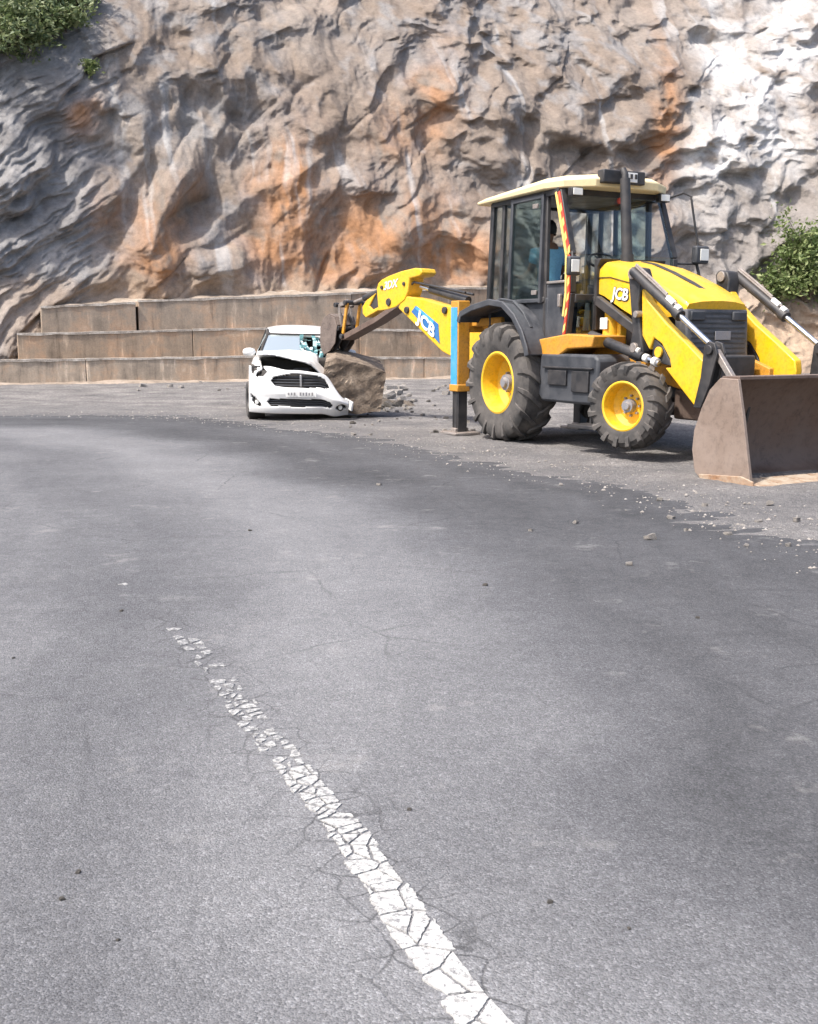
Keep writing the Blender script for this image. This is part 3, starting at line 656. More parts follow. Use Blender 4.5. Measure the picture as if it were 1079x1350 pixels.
# side tank with lid and steps
c = MB(); c.prism([(.58,.60),(.66,.52),(1.62,.52),(1.68,.60),(1.68,1.00),(1.60,1.045),(.62,1.05)], -.84, -.36, XZ); tk = T('side_tank', c, 'plastic', bevel=.03)
c = MB(); c.box((1.17,-.862,.90), (.9,.03,.02)).box((.98,-.855,.79), (.34,.02,.16)).box((1.40,-.855,.76), (.3,.02,.22)); T('panel_rib', c, 'black', tk, bevel=.006)
c = MB(); c.prism([(.58,.60),(1.68,.60),(1.68,1.0),(.62,1.05)], .36, .84, XZ); T('battery_box', c, 'plastic', bevel=.03)
c = MB(); c.box((1.55,-.80,.30), (.46,.30,.035)).bar((1.42,-.70,.30), (1.42,-.70,.56), .05, .03).bar((1.68,-.70,.30), (1.68,-.70,.56), .05, .03); T('step', c, 'black', bevel=.005)
# cab floor beam
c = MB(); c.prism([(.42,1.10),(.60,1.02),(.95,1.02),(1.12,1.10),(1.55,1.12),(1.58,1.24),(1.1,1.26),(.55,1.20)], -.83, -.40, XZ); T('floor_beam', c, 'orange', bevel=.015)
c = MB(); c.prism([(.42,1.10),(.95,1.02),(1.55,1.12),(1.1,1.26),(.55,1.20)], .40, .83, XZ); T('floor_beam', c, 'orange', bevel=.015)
c = MB(); c.box((.12,0,1.22), (1.7,1.42,.10)); T('cab_floor', c, 'black', bevel=.01)
# rear fenders
fl = [(-.84,1.40),(-.80,1.48),(-.55,1.545),(-.15,1.60),(.12,1.57),(.34,1.44),(.50,1.27),(.60,1.10),(.62,1.02)]
for sd in (-1, 1):
    a, b = sorted((sd*.62, sd*1.03))
    c = MB(); c.sheet(fl, a, b, .035, XZ)
    c.sheet([(x, z-.012) for x, z in fl], *sorted((sd*1.03, sd*1.055)), .075, XZ); fe = T('fender', c, 'plastic', bevel=.01)
    c = MB(); c.sheet([(x*.96, z+.05) for x, z in fl[1:-2]], *sorted((sd*.86, sd*.90)), .025, XZ); T('ridge', c, 'plastic', fe, bevel=.006)
    c = MB(); c.prism([(-.70,1.50),(-.15,1.58),(.12,1.55),(.34,1.42),(.52,1.22),(.60,1.16),(.60,1.66),(-.70,1.66)], sd*.70, sd*.74, XZ); T('lower_side_panel', c, 'plastic', bevel=.01)
c = MB(); c.box((-.70,0,1.42), (.05,1.42,.5)); T('rear_panel', c, 'plastic', bevel=.01)
# cab pillars
def pil(pts, w, d, name='pillar', mat='black', par=None, bev=.01):
    c = MB()
    for p, q in zip(pts[:-1], pts[1:]): c.bar(p, q, w, d, up=(0,1,0))
    return T(name, c, mat, par, bevel=bev)
ZR = 2.80
for sd in (-1, 1):
    pil([(-.68,sd*.72,1.62),(-.62,sd*.70,ZR)], .07, .06)
    pil([(-.42,sd*.715,1.62),(-.38,sd*.70,ZR)], .05, .05)
    pil([(.54,sd*.725,1.15),(.51,sd*.70,ZR)], .055, .05)
    ap = pil([(.92,sd*.70,1.18),(1.00,sd*.70,1.70),(.99,sd*.70,2.10),(.74,sd*.68,ZR)], .06, .07)
    pil([(-.62,sd*.70,ZR),(.74,sd*.69,ZR)], .10, .08, 'top_rail')
    pil([(-.68,sd*.72,1.64),(.54,sd*.725,1.64)], .06, .06, 'sill_rail')
    if sd < 0:
        path = [Vector((.93,-.745,1.24)), Vector((1.005,-.745,1.70)), Vector((.998,-.745,2.10)), Vector((.75,-.725,2.78))]
        c = MB()
        for p, q in zip(path[:-1], path[1:]): c.bar(p, q, .035, .02, up=(0,1,0))
        for i in range(len(path)): pass
        ro = T('hazard_tape', c, 'red', ap, bevel=.004)
        c = MB(); yp = [p + Vector((-.05, -.002, .0)) for p in path]
        for p, q in zip(yp[1:-1], yp[2:]): c.bar(p, q, .032, .02, up=(0,1,0))
        c.bar(yp[0].lerp(yp[1], .45), yp[1], .032, .02, up=(0,1,0)); T('yellow_trim', c, 'tape_yellow', ap, bevel=.004)
        L_ = [(path[i+1]-path[i]).length for i in range(3)]; tot = sum(L_); s_ = .03
        while s_ < tot - .09:
            for ss in (s_,):
                e = 0; q = ss
                while q > L_[e]: q -= L_[e]; e += 1
                dr = (path[e+1]-path[e]).normalized(); p0 = path[e] + dr*q; p1 = p0 + dr*.08
                sh_ = Vector((0, -.011, 0)); wv_ = Vector((.017,0,0)); up_ = dr*.035
                c = MB(); vs = [p0-wv_+sh_, p0+wv_+up_+sh_, p1+wv_+up_+sh_, p1-wv_+sh_]; vs += [v + Vector((0,.006,0)) for v in vs]
                c.add(vs, [(0,1,2,3),(7,6,5,4),(0,4,5,1),(1,5,6,2),(2,6,7,3),(3,7,4,0)]); T('tape_stripe', c, 'tape_yellow', ap, bevel=0)
            s_ += .165
for zz, xx in ((ZR, .74), (1.64, 1.0)):
    c = MB(); c.bar((xx,-.68,zz), (xx,.68,zz), .08, .09); T('cross_rail', c, 'black')
for xx, zz in ((-.62,ZR), (-.68,1.64)):
    c = MB(); c.bar((xx,-.7,zz), (xx,.7,zz), .07, .08); T('cross_rail', c, 'black')
c = MB(); c.box((.985,0,1.42), (.06,.86,.46)); T('firewall', c, 'black', bevel=.01)
# glazing
def pane(pts, mat='glass', name='window_pane', par=None, th=.008):
    pts = [Vector(p) for p in pts]; nrm = (pts[1]-pts[0]).cross(pts[2]-pts[0]).normalized()*th; c = MB(); k = len(pts)
    c.add(pts + [p+nrm for p in pts], [tuple(range(k)), tuple(range(2*k-1, k-1, -1))] + [(i, (i+1) % k, k+(i+1) % k, k+i) for i in range(k)])
    return T(name, c, mat, par, bevel=0, smooth=0)
for sd in (-1, 1):
    pane([(-.64,sd*.715,1.68),(-.44,sd*.712,1.68),(-.40,sd*.70,2.75),(-.59,sd*.70,2.75)], 'glass_clear')
    pane([(-.40,sd*.715,1.68),(-.18,sd*.712,1.68),(-.18,sd*.70,2.75),(-.36,sd*.70,2.75)], 'glass_clear')
    # framed quarter window, standing slightly proud
    y0 = sd*.765
    c = MB()
    for p, q in (((-.17,y0,1.63),(.50,y0,1.63)), ((-.15,y0-sd*.03,2.76),(.49,y0-sd*.03,2.76)), ((-.15,y0,1.60),(-.14,y0-sd*.03,2.79)), ((.49,y0,1.60),(.48,y0-sd*.03,2.79))): c.bar(p, q, .045, .05, up=(0,1,0))
    wf = T('window_frame', c, 'plastic')
    pane([(-.13,y0,1.66),(.46,y0,1.66),(.46,y0-sd*.03,2.74),(-.13,y0-sd*.03,2.74)], 'glass', par=wf)
    for zz in (2.66, 1.72):
        c = MB(); c.box((.40, sd*.79, zz), (.10,.02,.05)); T('hinge', c, 'steel', wf, bevel=.004)
    # door lower half
    c = MB(); c.prism([(.56,1.20),(.90,1.22),(.965,1.70),(.96,1.80),(.56,1.80)], sd*.70, sd*.735, XZ); dr_ = T('door_panel', c, 'plastic', bevel=.012)
    c = MB(); c.bar((.60,sd*.75,1.82),(.94,sd*.75,1.82), .03, .03, up=(0,1,0)); T('door_rail', c, 'steel', dr_)
    c = MB(); c.box((.86,sd*.76,1.62), (.05,.04,.14)); T('handle', c, 'steel', dr_)
    pane([(1.03,sd*.66,1.24),(1.035,sd*.42,1.24),(1.05,sd*.42,1.62),(1.05,sd*.66,1.62)], 'glass')
    c = MB(); c.bar((1.04,sd*.43,1.2),(1.05,sd*.43,1.66), .04, .05, up=(0,1,0)).bar((1.03,sd*.43,1.22),(1.03,sd*.68,1.22), .04,.04); T('quarter_frame', c, 'black')
pane([(1.02,-.66,1.68),(1.02,.66,1.68),(1.01,.66,2.10),(1.01,-.66,2.10)], 'glass_clear', 'windscreen')
pane([(1.01,-.66,2.11),(1.01,.66,2.11),(.77,.64,2.76),(.77,-.64,2.76)], 'glass_clear', 'windscreen')
pane([(-.66,-.66,1.68),(-.66,.66,1.68),(-.61,.66,2.76),(-.61,-.66,2.76)], 'glass_clear', 'rear_window')
# roof
ro_o = [(-.90,-.74),(-.84,-.80),(.55,-.80),(.80,-.70),(1.00,-.42),(1.03,0),(1.00,.42),(.80,.70),(.55,.80),(-.84,.80),(-.90,.74)]
c = MB(); k = len(ro_o)
ztop = lambda x: 2.93 + .03*x - .05*max(0, (-.3-x))
lo = [Vector((x, y, 2.82 - .02*(x < -.5))) for x, y in ro_o]; mi = [Vector((x*1.01, y*1.015, ztop(x)-.05)) for x, y in ro_o]; hi = [Vector((x*.93, y*.9, ztop(x))) for x, y in ro_o]
c.add(lo+mi+hi, [tuple(range(k-1,-1,-1)), tuple(range(2*k, 3*k))] + [(r*k+i, r*k+(i+1) % k, (r+1)*k+(i+1) % k, (r+1)*k+i) for r in (0,1) for i in range(k)])
rf = T('roof', c, 'cream', bevel=.015, smooth=30)
c = MB(); c.box((-.0,0,2.815), (1.5,1.36,.05)); T('headliner', c, 'black', rf, bevel=.01)
c = MB(); c.box((1.02,-.10,2.93), (.12,.56,.14)); lb = T('lamp_box', c, 'black', bevel=.012)
c = MB(); c.box((1.084,-.02,2.93), (.012,.17,.10)); T('lamp_panel', c, 'white', lb, bevel=.003)
c = MB()
for yy in (-.08, -.02, .04): c.box((1.094, yy, 2.94), (.01,.03,.05))
T('lamp_mark', c, 'black', lb, bevel=.002)
for yy in (-.60,.60):
    c = MB(); c.box((.88,yy,2.77), (.08,.15,.09)); wl_ = T('work_lamp', c, 'black', bevel=.01); c = MB(); c.box((.925,yy,2.77), (.012,.12,.07)); T('lens', c, 'lamp', wl_, bevel=.003)
c = MB(); c.cyl((.80,.05,2.72), (.83,.05,2.72), .035); T('red_lamp', c, 'red', bevel=.003)
# exhaust
c = MB(); c.cyl((1.24,-.16,1.95), (1.235,-.16,2.10), .075, .07, 18).cyl((1.235,-.16,2.09), (1.16,-.16,2.90), .058, .055, 18).tube([(1.16,-.16,2.89),(1.155,-.16,2.95),(1.12,-.16,3.0)], .035, 12); T('exhaust_pipe', c, 'black', bevel=0, smooth=40)
# mirrors
c = MB(); c.tube([(.95,-.72,2.10),(1.10,-.78,2.12),(1.13,-.80,2.06)], .012); mi_ = T('mirror', c, 'black', bevel=0)
c = MB(); c.box((1.15,-.80,1.97), (.07,.15,.20)); T('mirror_housing', c, 'plastic', mi_, bevel=.02); c = MB(); c.box((1.19,-.80,1.97), (.012,.10,.13)); T('lens', c, 'lamp', mi_, bevel=.004)
c = MB(); c.tube([(.80,.72,2.78),(.92,.86,2.84),(.97,.93,2.80),(1.02,.98,2.4),(1.04,1.02,2.16)], .013).tube([(.95,.72,2.05),(1.03,1.0,2.05)], .012).tube([(1.03,1.0,2.05),(1.05,1.05,1.85)], .018); mi_ = T('mirror', c, 'black', bevel=0)
c = MB(); c.box((1.05,1.03,2.15), (.09,.19,.20)); T('mirror_housing', c, 'plastic', mi_, bevel=.02); c = MB(); c.box((1.10,1.05,2.15), (.012,.12,.13)); T('lens', c, 'lamp', mi_, bevel=.004)
c = MB(); c.tube([(-.66,.72,1.95),(-.80,.80,1.95)], .012); mi_ = T('rear_lamp', c, 'black', bevel=0); c = MB(); c.box((-.84,.80,1.93), (.08,.12,.22)); T('lamp_housing', c, 'plastic', mi_, bevel=.02)
# inside the cab
c = MB(); c.box((-.22,-.18,1.62), (.50,.50,.12)).prism([(.0,1.66),(.10,1.66),(.16,1.86),(.08,1.88)], -.42, .06, XZ).cyl((-.22,-.18,1.26), (-.22,-.18,1.60), .10); T('seat', c, 'seat', bevel=.03)
c = MB(); c.tube([(.86,-.02,1.28),(.62,-.02,2.06)], .035); st_ = T('steering_column', c, 'black', bevel=0)
c = MB(); ring = [Vector((.61+.10*math.sin(a)*-1*.35, .19*math.cos(a)-.02, 2.08+.19*math.sin(a)*.42)) for a in np.linspace(0, 2*math.pi, 25)]; c.tube(ring, .014, 8)
for a in (0, 2.1, 4.2): c.tube([(.62,-.02,2.06), (.61-.035*math.sin(a), .19*math.cos(a)-.02, 2.08+.08*math.sin(a))], .01, 6)
T('steering_wheel', c, 'black', bevel=0, smooth=60)
c = MB(); c.prism([(.72,1.28),(.98,1.28),(.98,1.76),(.80,1.80)], -.36, .36, XZ); T('dashboard', c, 'plastic', bevel=.02)
for yy in (-.25,.25):
    c = MB(); c.tube([(-.58,yy,1.3),(-.52,yy,1.95)], .014).cyl((-.52,yy,1.93),(-.51,yy,2.0), .026, .02, 10); T('lever', c, 'black', bevel=0)
c = MB(); c.box((-.60,0,1.55), (.14,.8,.35)); T('control_console', c, 'plastic', bevel=.02)
# bonnet: crowned shell from cab to nose
bx_ = [(1.06,.415,1.70,1.98),(1.20,.42,1.66,2.03),(1.50,.42,1.52,1.97),(1.80,.42,1.40,1.87),(2.10,.415,1.40,1.75),(2.36,.405,1.44,1.63),(2.47,.39,1.49,1.56)]
c = MB(); rows = []
for x, w, zb, zt in bx_:
    pr = [(-w, zb), (-w*1.0, zb+(zt-zb)*.55), (-w*.985, zt-.05), (-w*.93, zt-.012), (-w*.55, zt+.010), (-w*.2, zt+.016), (0, zt+.016), (w*.2, zt+.016), (w*.55, zt+.010), (w*.93, zt-.012), (w*.985, zt-.05), (w, zb+(zt-zb)*.55), (w, zb)]
    rows.append([Vector((x + (.05*(1-abs(y)/w) if x > 2.3 else 0), y, z)) for y, z in pr])
k = len(rows[0]); c.add([p for r in rows for p in r], [(i*k+j, i*k+j+1, (i+1)*k+j+1, (i+1)*k+j) for i in range(len(rows)-1) for j in range(k-1)] + [tuple(range(k)), tuple(range(len(rows)*k-1, (len(rows)-1)*k-1, -1))])
hd = T('bonnet', c, 'yellow', bevel=.006, smooth=50)
c = MB(); ln = [(1.32,-.035,2.026),(1.5,-.035,1.990),(1.8,-.035,1.890),(2.1,-.035,1.770),(2.33,-.035,1.664)]
for p, q in zip(ln[:-1], ln[1:]): c.bar((p[0],.0,p[2]), (q[0],.0,q[2]), .07, .012)
T('bonnet_strip', c, 'black', hd, bevel=0)
c = MB(); cr = [(1.08,1.86),(1.3,1.855),(1.55,1.80),(1.8,1.755),(2.1,1.66),(2.36,1.58)]
for p, q in zip(cr[:-1], cr[1:]): c.bar((p[0],-.424,p[1]), (q[0],-.424,q[1]), .006, .010, up=(0,1,0))
T('panel_gap', c, 'black', hd, bevel=0)
c = MB(); c.prism([(1.045,1.30),(1.10,1.30),(1.10,1.98),(1.16,2.06),(1.05,2.06),(1.045,1.98)], -.45, .45, XZ); T('bonnet_seal', c, 'black', bevel=.01)
text_obj('lettering', 'JCB', .175, 'black', hd, (1.475,-.424,1.665), (1,0,-.12), (0,0,1), .2, .055, .002)
text_obj('lettering', 'JCB', .17, 'white', hd, (1.473,-.428,1.668), (1,0,-.12), (0,0,1), .2, .02, .003)
# engine bay and grille
c = MB(); c.box((1.72,0,1.18), (1.25,.60,.62)); T('engine', c, 'black', bevel=.03)
c = MB(); c.box((1.30,-.33,1.30), (.28,.10,.40)).cyl((1.30,-.40,1.42),(1.30,-.40,1.16), .085, None, 16); T('air_filter', c, 'yellow', bevel=.01)
c = MB(); c.box((1.30,-.492,1.37), (.12,.012,.12)); T('service_label', c, 'white', bevel=.003)
c = MB(); c.prism([(2.36,.92),(2.52,.92),(2.48,1.50),(2.30,1.50)], -.40, .40, XZ); gr = T('grille', c, 'grille', bevel=.02)
for i in range(11):
    z = .98 + i*.048; c = MB(); c.box((2.522-.07*(z-.92), 0, z), (.014,.70,.014)); T('slat', c, 'plastic', gr, bevel=0)
c = MB(); c.box((2.515,.05,1.24), (.01,.20,.085)); T('badge_plate', c, 'hub', gr, bevel=.002)
for sd in (-1,1):
    c = MB(); c.box((2.50, sd*.27, 1.43), (.03,.18,.09)); T('headlamp', c, 'plastic', gr, bevel=.01)
# loader arms, towers, rams
arm_o = [(2.07,1.70),(2.17,1.58),(2.45,1.36),(2.75,1.17),(3.00,1.00),(3.02,.90),(2.97,.60),(2.90,.58),(2.62,.80),(2.46,.93),(2.55,.935),(2.52,1.02),(2.40,1.16),(2.28,1.22),(2.22,1.10),(2.10,1.24)]
for sd in (-1, 1):
    y0, y1 = sorted((sd*.535, sd*.625)); yo = y0 if sd < 0 else y1
    c = MB(); c.prism(arm_o, y0, y1, XZ); am = T('loader_arm', c, 'yellow', bevel=.012)
    c = MB(); c.prism([(2.26,1.21),(2.40,1.13),(2.50,1.00),(2.53,.95),(2.38,.97),(2.24,1.04)], y0+.02, y1-.02, XZ); T('gusset', c, 'black', am, bevel=.006)
    c = MB(); c.cyl((2.36,yo-.012*(1 if sd < 0 else -1)*-1,1.08), (2.36,yo+sd*.012,1.08), .052, None, 20); T('pivot_cap', c, 'yellow', am, bevel=.003)
    c = MB(); c.prism([(1.88,1.88),(1.93,1.92),(2.05,1.90),(2.09,1.82),(2.05,1.55),(2.10,1.28),(2.16,1.08),(2.05,.98),(1.92,1.02),(1.98,1.30),(1.93,1.6)], *sorted((sd*.50, sd*.655)), XZ); tw = T('loader_tower', c, 'black', bevel=.015)
    for xx, zz, q_ in ((1.98,1.85,.055), (2.06,1.45,.035), (2.04,1.12,.05)):
        c = MB(); c.cyl((xx,sd*.48,zz),(xx,sd*.69,zz), q_, None, 16); T('pin', c, 'steel', tw, bevel=.004)
    c = MB(); c.bar((1.15,sd*.47,1.62), (1.94,sd*.47,1.24), .07, .10); T('tower_brace', c, 'black', bevel=.012)
    # shovel (tilt) ram
    a = Vector((2.00,sd*.68,1.87)); b = Vector((3.20,sd*.68,1.12)); dd = (b-a)
    c = MB(); c.cyl(a, a+dd*.56, .048, None, 16).cyl(a+dd*.54, a+dd*.60, .056, None, 16); rm = T('tilt_ram', c, 'black', bevel=.003)
    c = MB(); c.cyl(a+dd*.60, b, .026, None, 12); T('rod', c, 'chrome', rm, bevel=0)
    c = MB(); up = Vector((.035,0,.05)); c.tube([a+up, a+dd*.30+up, a+dd*.52+up*.95], .014, 8).tube([a+up*1.3, a+dd*.2+up*1.35, a+dd*.4+up*1.2], .012, 8); T('hydraulic_pipe', c, 'steel', rm, bevel=0)
    c = MB(); c.cyl(a+dd*.42+up*.8, a+dd*.50+up*.8, .03, None, 10).cyl(a+dd*.53+up*.7, a+dd*.575+up*.7, .034, None, 10); T('fitting', c, 'lamp', rm, bevel=0)
    # lift ram
    a = Vector((1.28,sd*.64,1.24)); b = Vector((2.40,sd*.64,.97)); dd = (b-a)
    c = MB(); c.cyl(a, a+dd*.78, .055, .05, 16); rm = T('lift_ram', c, 'black', bevel=.003)
    c = MB(); c.cyl(a+dd*.76, b, .03, None, 12); T('rod', c, 'chrome', rm, bevel=0)
    c = MB(); c.cyl(a+dd*.70+Vector((0,sd*.02,.05)), a+dd*.75+Vector((0,sd*.02,.05)), .028, None, 10).cyl(a+dd*.80, a+dd*.85, .042, None, 12).cyl(a+dd*.92, a+dd*.97, .045, None, 12); T('fitting', c, 'lamp', rm, bevel=0)
    # bell crank and tipping links at the shovel
    c = MB()
    for yy in (sd*.635, sd*.725): c.prism([(3.13,1.14),(3.18,1.19),(3.26,1.17),(3.30,1.08),(3.22,.80),(3.12,.58),(3.02,.58),(3.10,.86)], *sorted((yy, yy+sd*.025)), XZ)
    c.cyl((3.21,sd*.61,1.11), (3.21,sd*.775,1.11), .045, None, 14); bc_ = T('bell_crank', c, 'black', bevel=.006)
    c = MB(); c.bar((3.23,sd*.69,1.10), (3.52,sd*.69,.78), .06, .05, up=(0,1,0)); T('tipping_link', c, 'steel', bc_, bevel=.006)
    c = MB(); c.prism([(3.0,.62),(3.55,.40),(3.60,.62),(3.48,.84),(3.40,.80),(3.42,.55),(3.05,.74)], *sorted((sd*.60, sd*.63)), XZ); T('shovel_bracket', c, 'black', bevel=.006)
c = MB(); c.cyl((2.30,-.6,1.16), (2.30,.6,1.16), .06, None, 16); T('cross_tube', c, 'black', bevel=0)
# front shovel
BW = 1.13
prof_b = [(3.99,.875),(3.80,.875),(3.68,.76),(3.59,.60),(3.52,.42),(3.495,.25),(3.51,.10),(3.58,.03),(3.75,.012),(4.20,.002)]
c = MB(); c.sheet(prof_b, -BW, BW, -.028, XZ); bk = T('front_shovel', c, 'bucket', bevel=.004, smooth=50)
for sd in (-1, 1):
    c = MB(); c.prism([(3.995,.88),(4.075,.57),(4.19,.05),(4.19,.0),(3.60,.012),(3.53,.06),(3.485,.25),(3.50,.42),(3.58,.62),(3.67,.78),(3.79,.885)], *sorted((sd*(BW-.004), sd*(BW+.028))), XZ); T('side_plate', c, 'bucket_side', bk, bevel=.004)
    c = MB(); c.prism([(4.235,.055),(4.245,-.0),(3.62,.0),(3.60,.05),(4.10,.085)], *sorted((sd*(BW+.028), sd*(BW+.046))), XZ); T('wear_strip', c, 'rust', bk, bevel=.004)
for i in range(8):
    y0 = -BW + .01 + i*(2*BW-.02)/8; c = MB(); w_ = (2*BW-.02)/8*(.93)
    c.add([Vector(p) for p in ((3.98,y0,.012),(4.27,y0,.004),(4.27,y0+w_,.004),(3.98,y0+w_,.012),(3.98,y0,.045),(4.25,y0,.022),(4.25,y0+w_,.022),(3.98,y0+w_,.045))], [(0,3,2,1),(4,5,6,7),(0,1,5,4),(1,2,6,5),(2,3,7,6),(3,0,4,7)])
    T('cutting_edge', c, 'rust', bk, bevel=.003)
# stabilisers
for sd in (-1, 1):
    x0 = -1.02; yc = sd*.93
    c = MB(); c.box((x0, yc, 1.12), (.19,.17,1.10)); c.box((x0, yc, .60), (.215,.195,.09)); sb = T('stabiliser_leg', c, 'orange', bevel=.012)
    c = MB(); c.box((x0, yc+sd*.088, 1.10), (.155,.006,.98)); T('blue_sticker', c, 'blue', sb, bevel=.001)
    c = MB(); c.box((x0, yc, .32), (.15,.13,.60)).box((x0-.045,yc+sd*.068,.32),(.012,.012,.56)).box((x0+.045,yc+sd*.068,.32),(.012,.012,.56)); T('inner_leg', c, 'black', sb, bevel=.008)
    c = MB(); c.box((x0, yc, .035), (.42,.36,.035)).box((x0,yc,.07),(.12,.2,.06)); T('foot_plate', c, 'steel', sb, bevel=.01)
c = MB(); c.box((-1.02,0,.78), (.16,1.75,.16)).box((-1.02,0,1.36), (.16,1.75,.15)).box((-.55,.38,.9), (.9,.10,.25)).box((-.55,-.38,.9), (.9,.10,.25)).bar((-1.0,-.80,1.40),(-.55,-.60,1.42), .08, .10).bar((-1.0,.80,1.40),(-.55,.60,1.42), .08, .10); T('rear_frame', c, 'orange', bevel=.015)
# digging arm in its own slewed vertical plane
KP = Vector((1.16,13.74,0)); SD_ = Vector((-2.44,3.16,0)).normalized(); SN = Vector((-SD_.y, SD_.x, 0))
RT = Matrix.Rotation(TA, 3, 'Z')
def BMP(r, z, t): return RT @ (KP + SD_*r + SN*t - TO) + Vector((0,0,z))
LSD = RT @ SD_; LSN = RT @ SN
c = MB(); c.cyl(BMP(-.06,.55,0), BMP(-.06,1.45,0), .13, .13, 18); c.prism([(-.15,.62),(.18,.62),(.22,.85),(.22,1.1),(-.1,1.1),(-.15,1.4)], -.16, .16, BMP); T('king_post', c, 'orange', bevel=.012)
c = MB(); c.prism([(1.98,1.62),(2.02,1.70),(1.93,1.79),(1.80,1.79),(1.40,1.735),(1.00,1.655),(.62,1.60),(.30,1.38),(.02,1.05),(-.02,.86),(.12,.78),(.40,.82),(1.03,1.04),(1.55,1.36)], -.12, .12, BMP); bo = T('boom', c, 'yellow', bevel=.015)
c = MB(); c.prism([(1.68,1.575),(1.585,1.655),(1.09,1.40),(1.06,1.14)], .122, .127, BMP); T('blue_sticker', c, 'navy', bo, bevel=.001)
c = MB(); c.prism([(1.60,1.625),(1.55,1.645),(1.18,1.45),(1.20,1.40)], .1275, .130, BMP); T('light_blue_sticker', c, 'blue', bo, bevel=0)
c = MB(); c.prism([(1.30,1.34),(1.285,1.43),(1.07,1.315),(1.05,1.13),(1.12,1.18)], .1265, .129, BMP); 
ang = math.atan2(.36, .56); rd_ = -LSD*math.cos(ang) - Vector((0,0,1))*math.sin(ang); upd = Vector((0,0,1)) - LSD*.25
text_obj('lettering', 'JCB', .255, 'white', bo, BMP(1.345,1.395,.134), rd_*1.12, upd*.86, .0, .03, .003)
for r_, z_ in ((1.78,1.60),(.95,1.58)):
    c = MB(); c.cyl(BMP(r_,z_,.118), BMP(r_,z_,.15), .05, .045, 14); T('pin', c, 'black', bo, bevel=.003)
a = BMP(1.62,1.92,0); b = BMP(.62,1.70,0); c = MB(); c.cyl(b, b.lerp(a,.78), .058, None, 16); rm = T('dipper_ram', c, 'black', bevel=.003)
c = MB(); c.cyl(b.lerp(a,.76), a, .03, None, 12); T('rod', c, 'chrome', rm, bevel=0)
c = MB(); c.tube([BMP(.6,1.80,.07),BMP(1.2,1.90,.07),BMP(1.7,1.98,.06),BMP(1.82,1.90,.1)], .017, 8).tube([BMP(.6,1.78,-.07),BMP(1.2,1.88,-.07),BMP(1.7,1.97,-.06)], .017, 8); T('hose', c, 'black', rm, bevel=0)
hd_o = [(2.50,1.92),(2.46,1.99),(2.38,2.04),(2.21,2.085),(1.92,2.135),(1.60,2.165),(1.47,2.15),(1.44,2.09),(1.50,2.05),(1.72,2.03),(1.75,1.86),(1.83,1.74),(2.03,1.645),(2.25,1.61),(2.46,1.60)]
c = MB(); c.prism(hd_o, -.13, .13, BMP); dp = T('dipper', c, 'yellow', bevel=.015)
c = MB(); c.prism([(2.53,1.86),(2.78,1.755),(2.87,1.67),(2.87,1.57),(2.79,1.51),(2.44,1.62),(2.47,1.66),(2.62,1.62),(2.70,1.68),(2.62,1.76)], -.12, .12, BMP); T('dipper_nose', c, 'yellow', dp, bevel=.012)
c = MB(); c.prism([(2.50,1.90),(2.66,1.76),(2.70,1.68),(2.60,1.62),(2.47,1.64)], -.10, .10, BMP); T('dipper_gap', c, 'black', dp, bevel=.006)
c = MB(); c.prism([(1.95,1.74),(2.06,1.70),(2.6,1.50),(3.42,1.26),(3.44,1.19),(3.36,1.185),(2.56,1.43),(1.96,1.66)], -.10, .125, BMP); T('shaded_dipper_underside', c, 'bucket', dp, bevel=.008)  # underside of the dipper, its shade put into the dark brown colour
for r_, z_, q_ in ((2.20,1.72,.055),(2.36,1.93,.028),(1.84,1.96,.028)):
    c = MB(); c.cyl(BMP(r_,z_,.128), BMP(r_,z_,.15), q_, q_*.9, 14); T('pin', c, 'black', dp, bevel=.002)
text_obj('lettering', '3DX', .155, 'white', dp, BMP(2.16,1.955,.135), -LSD*1.05 + Vector((0,0,.12)), Vector((0,0,1)), .25, .02, .003)
a = BMP(2.50,1.90,0); b = BMP(3.28,1.74,0); c = MB(); c.cyl(a, a.lerp(b,.62), .045, None, 14); rm = T('bucket_ram', c, 'black', bevel=.003); c = MB(); c.cyl(a.lerp(b,.6), b, .025, None, 10); T('rod', c, 'steel', rm, bevel=0)
for t_ in (-.10, .10):
    c = MB(); c.bar(BMP(3.52,1.72,t_), BMP(3.46,1.38,t_), .035, .06); c.bar(BMP(3.28,1.76,t_*.9), BMP(3.54,1.70,t_*.9), .03, .06); T('bucket_link', c, 'steel', bevel=.006)
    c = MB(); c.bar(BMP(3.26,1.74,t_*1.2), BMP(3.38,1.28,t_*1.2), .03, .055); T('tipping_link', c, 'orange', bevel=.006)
for r_, z_ in ((3.27,1.74),(3.53,1.71),(3.46,1.36),(3.38,1.24)):
    c = MB(); c.cyl(BMP(r_,z_,-.17), BMP(r_,z_,.17), .037, None, 12); T('pin', c, 'black', bevel=.003)
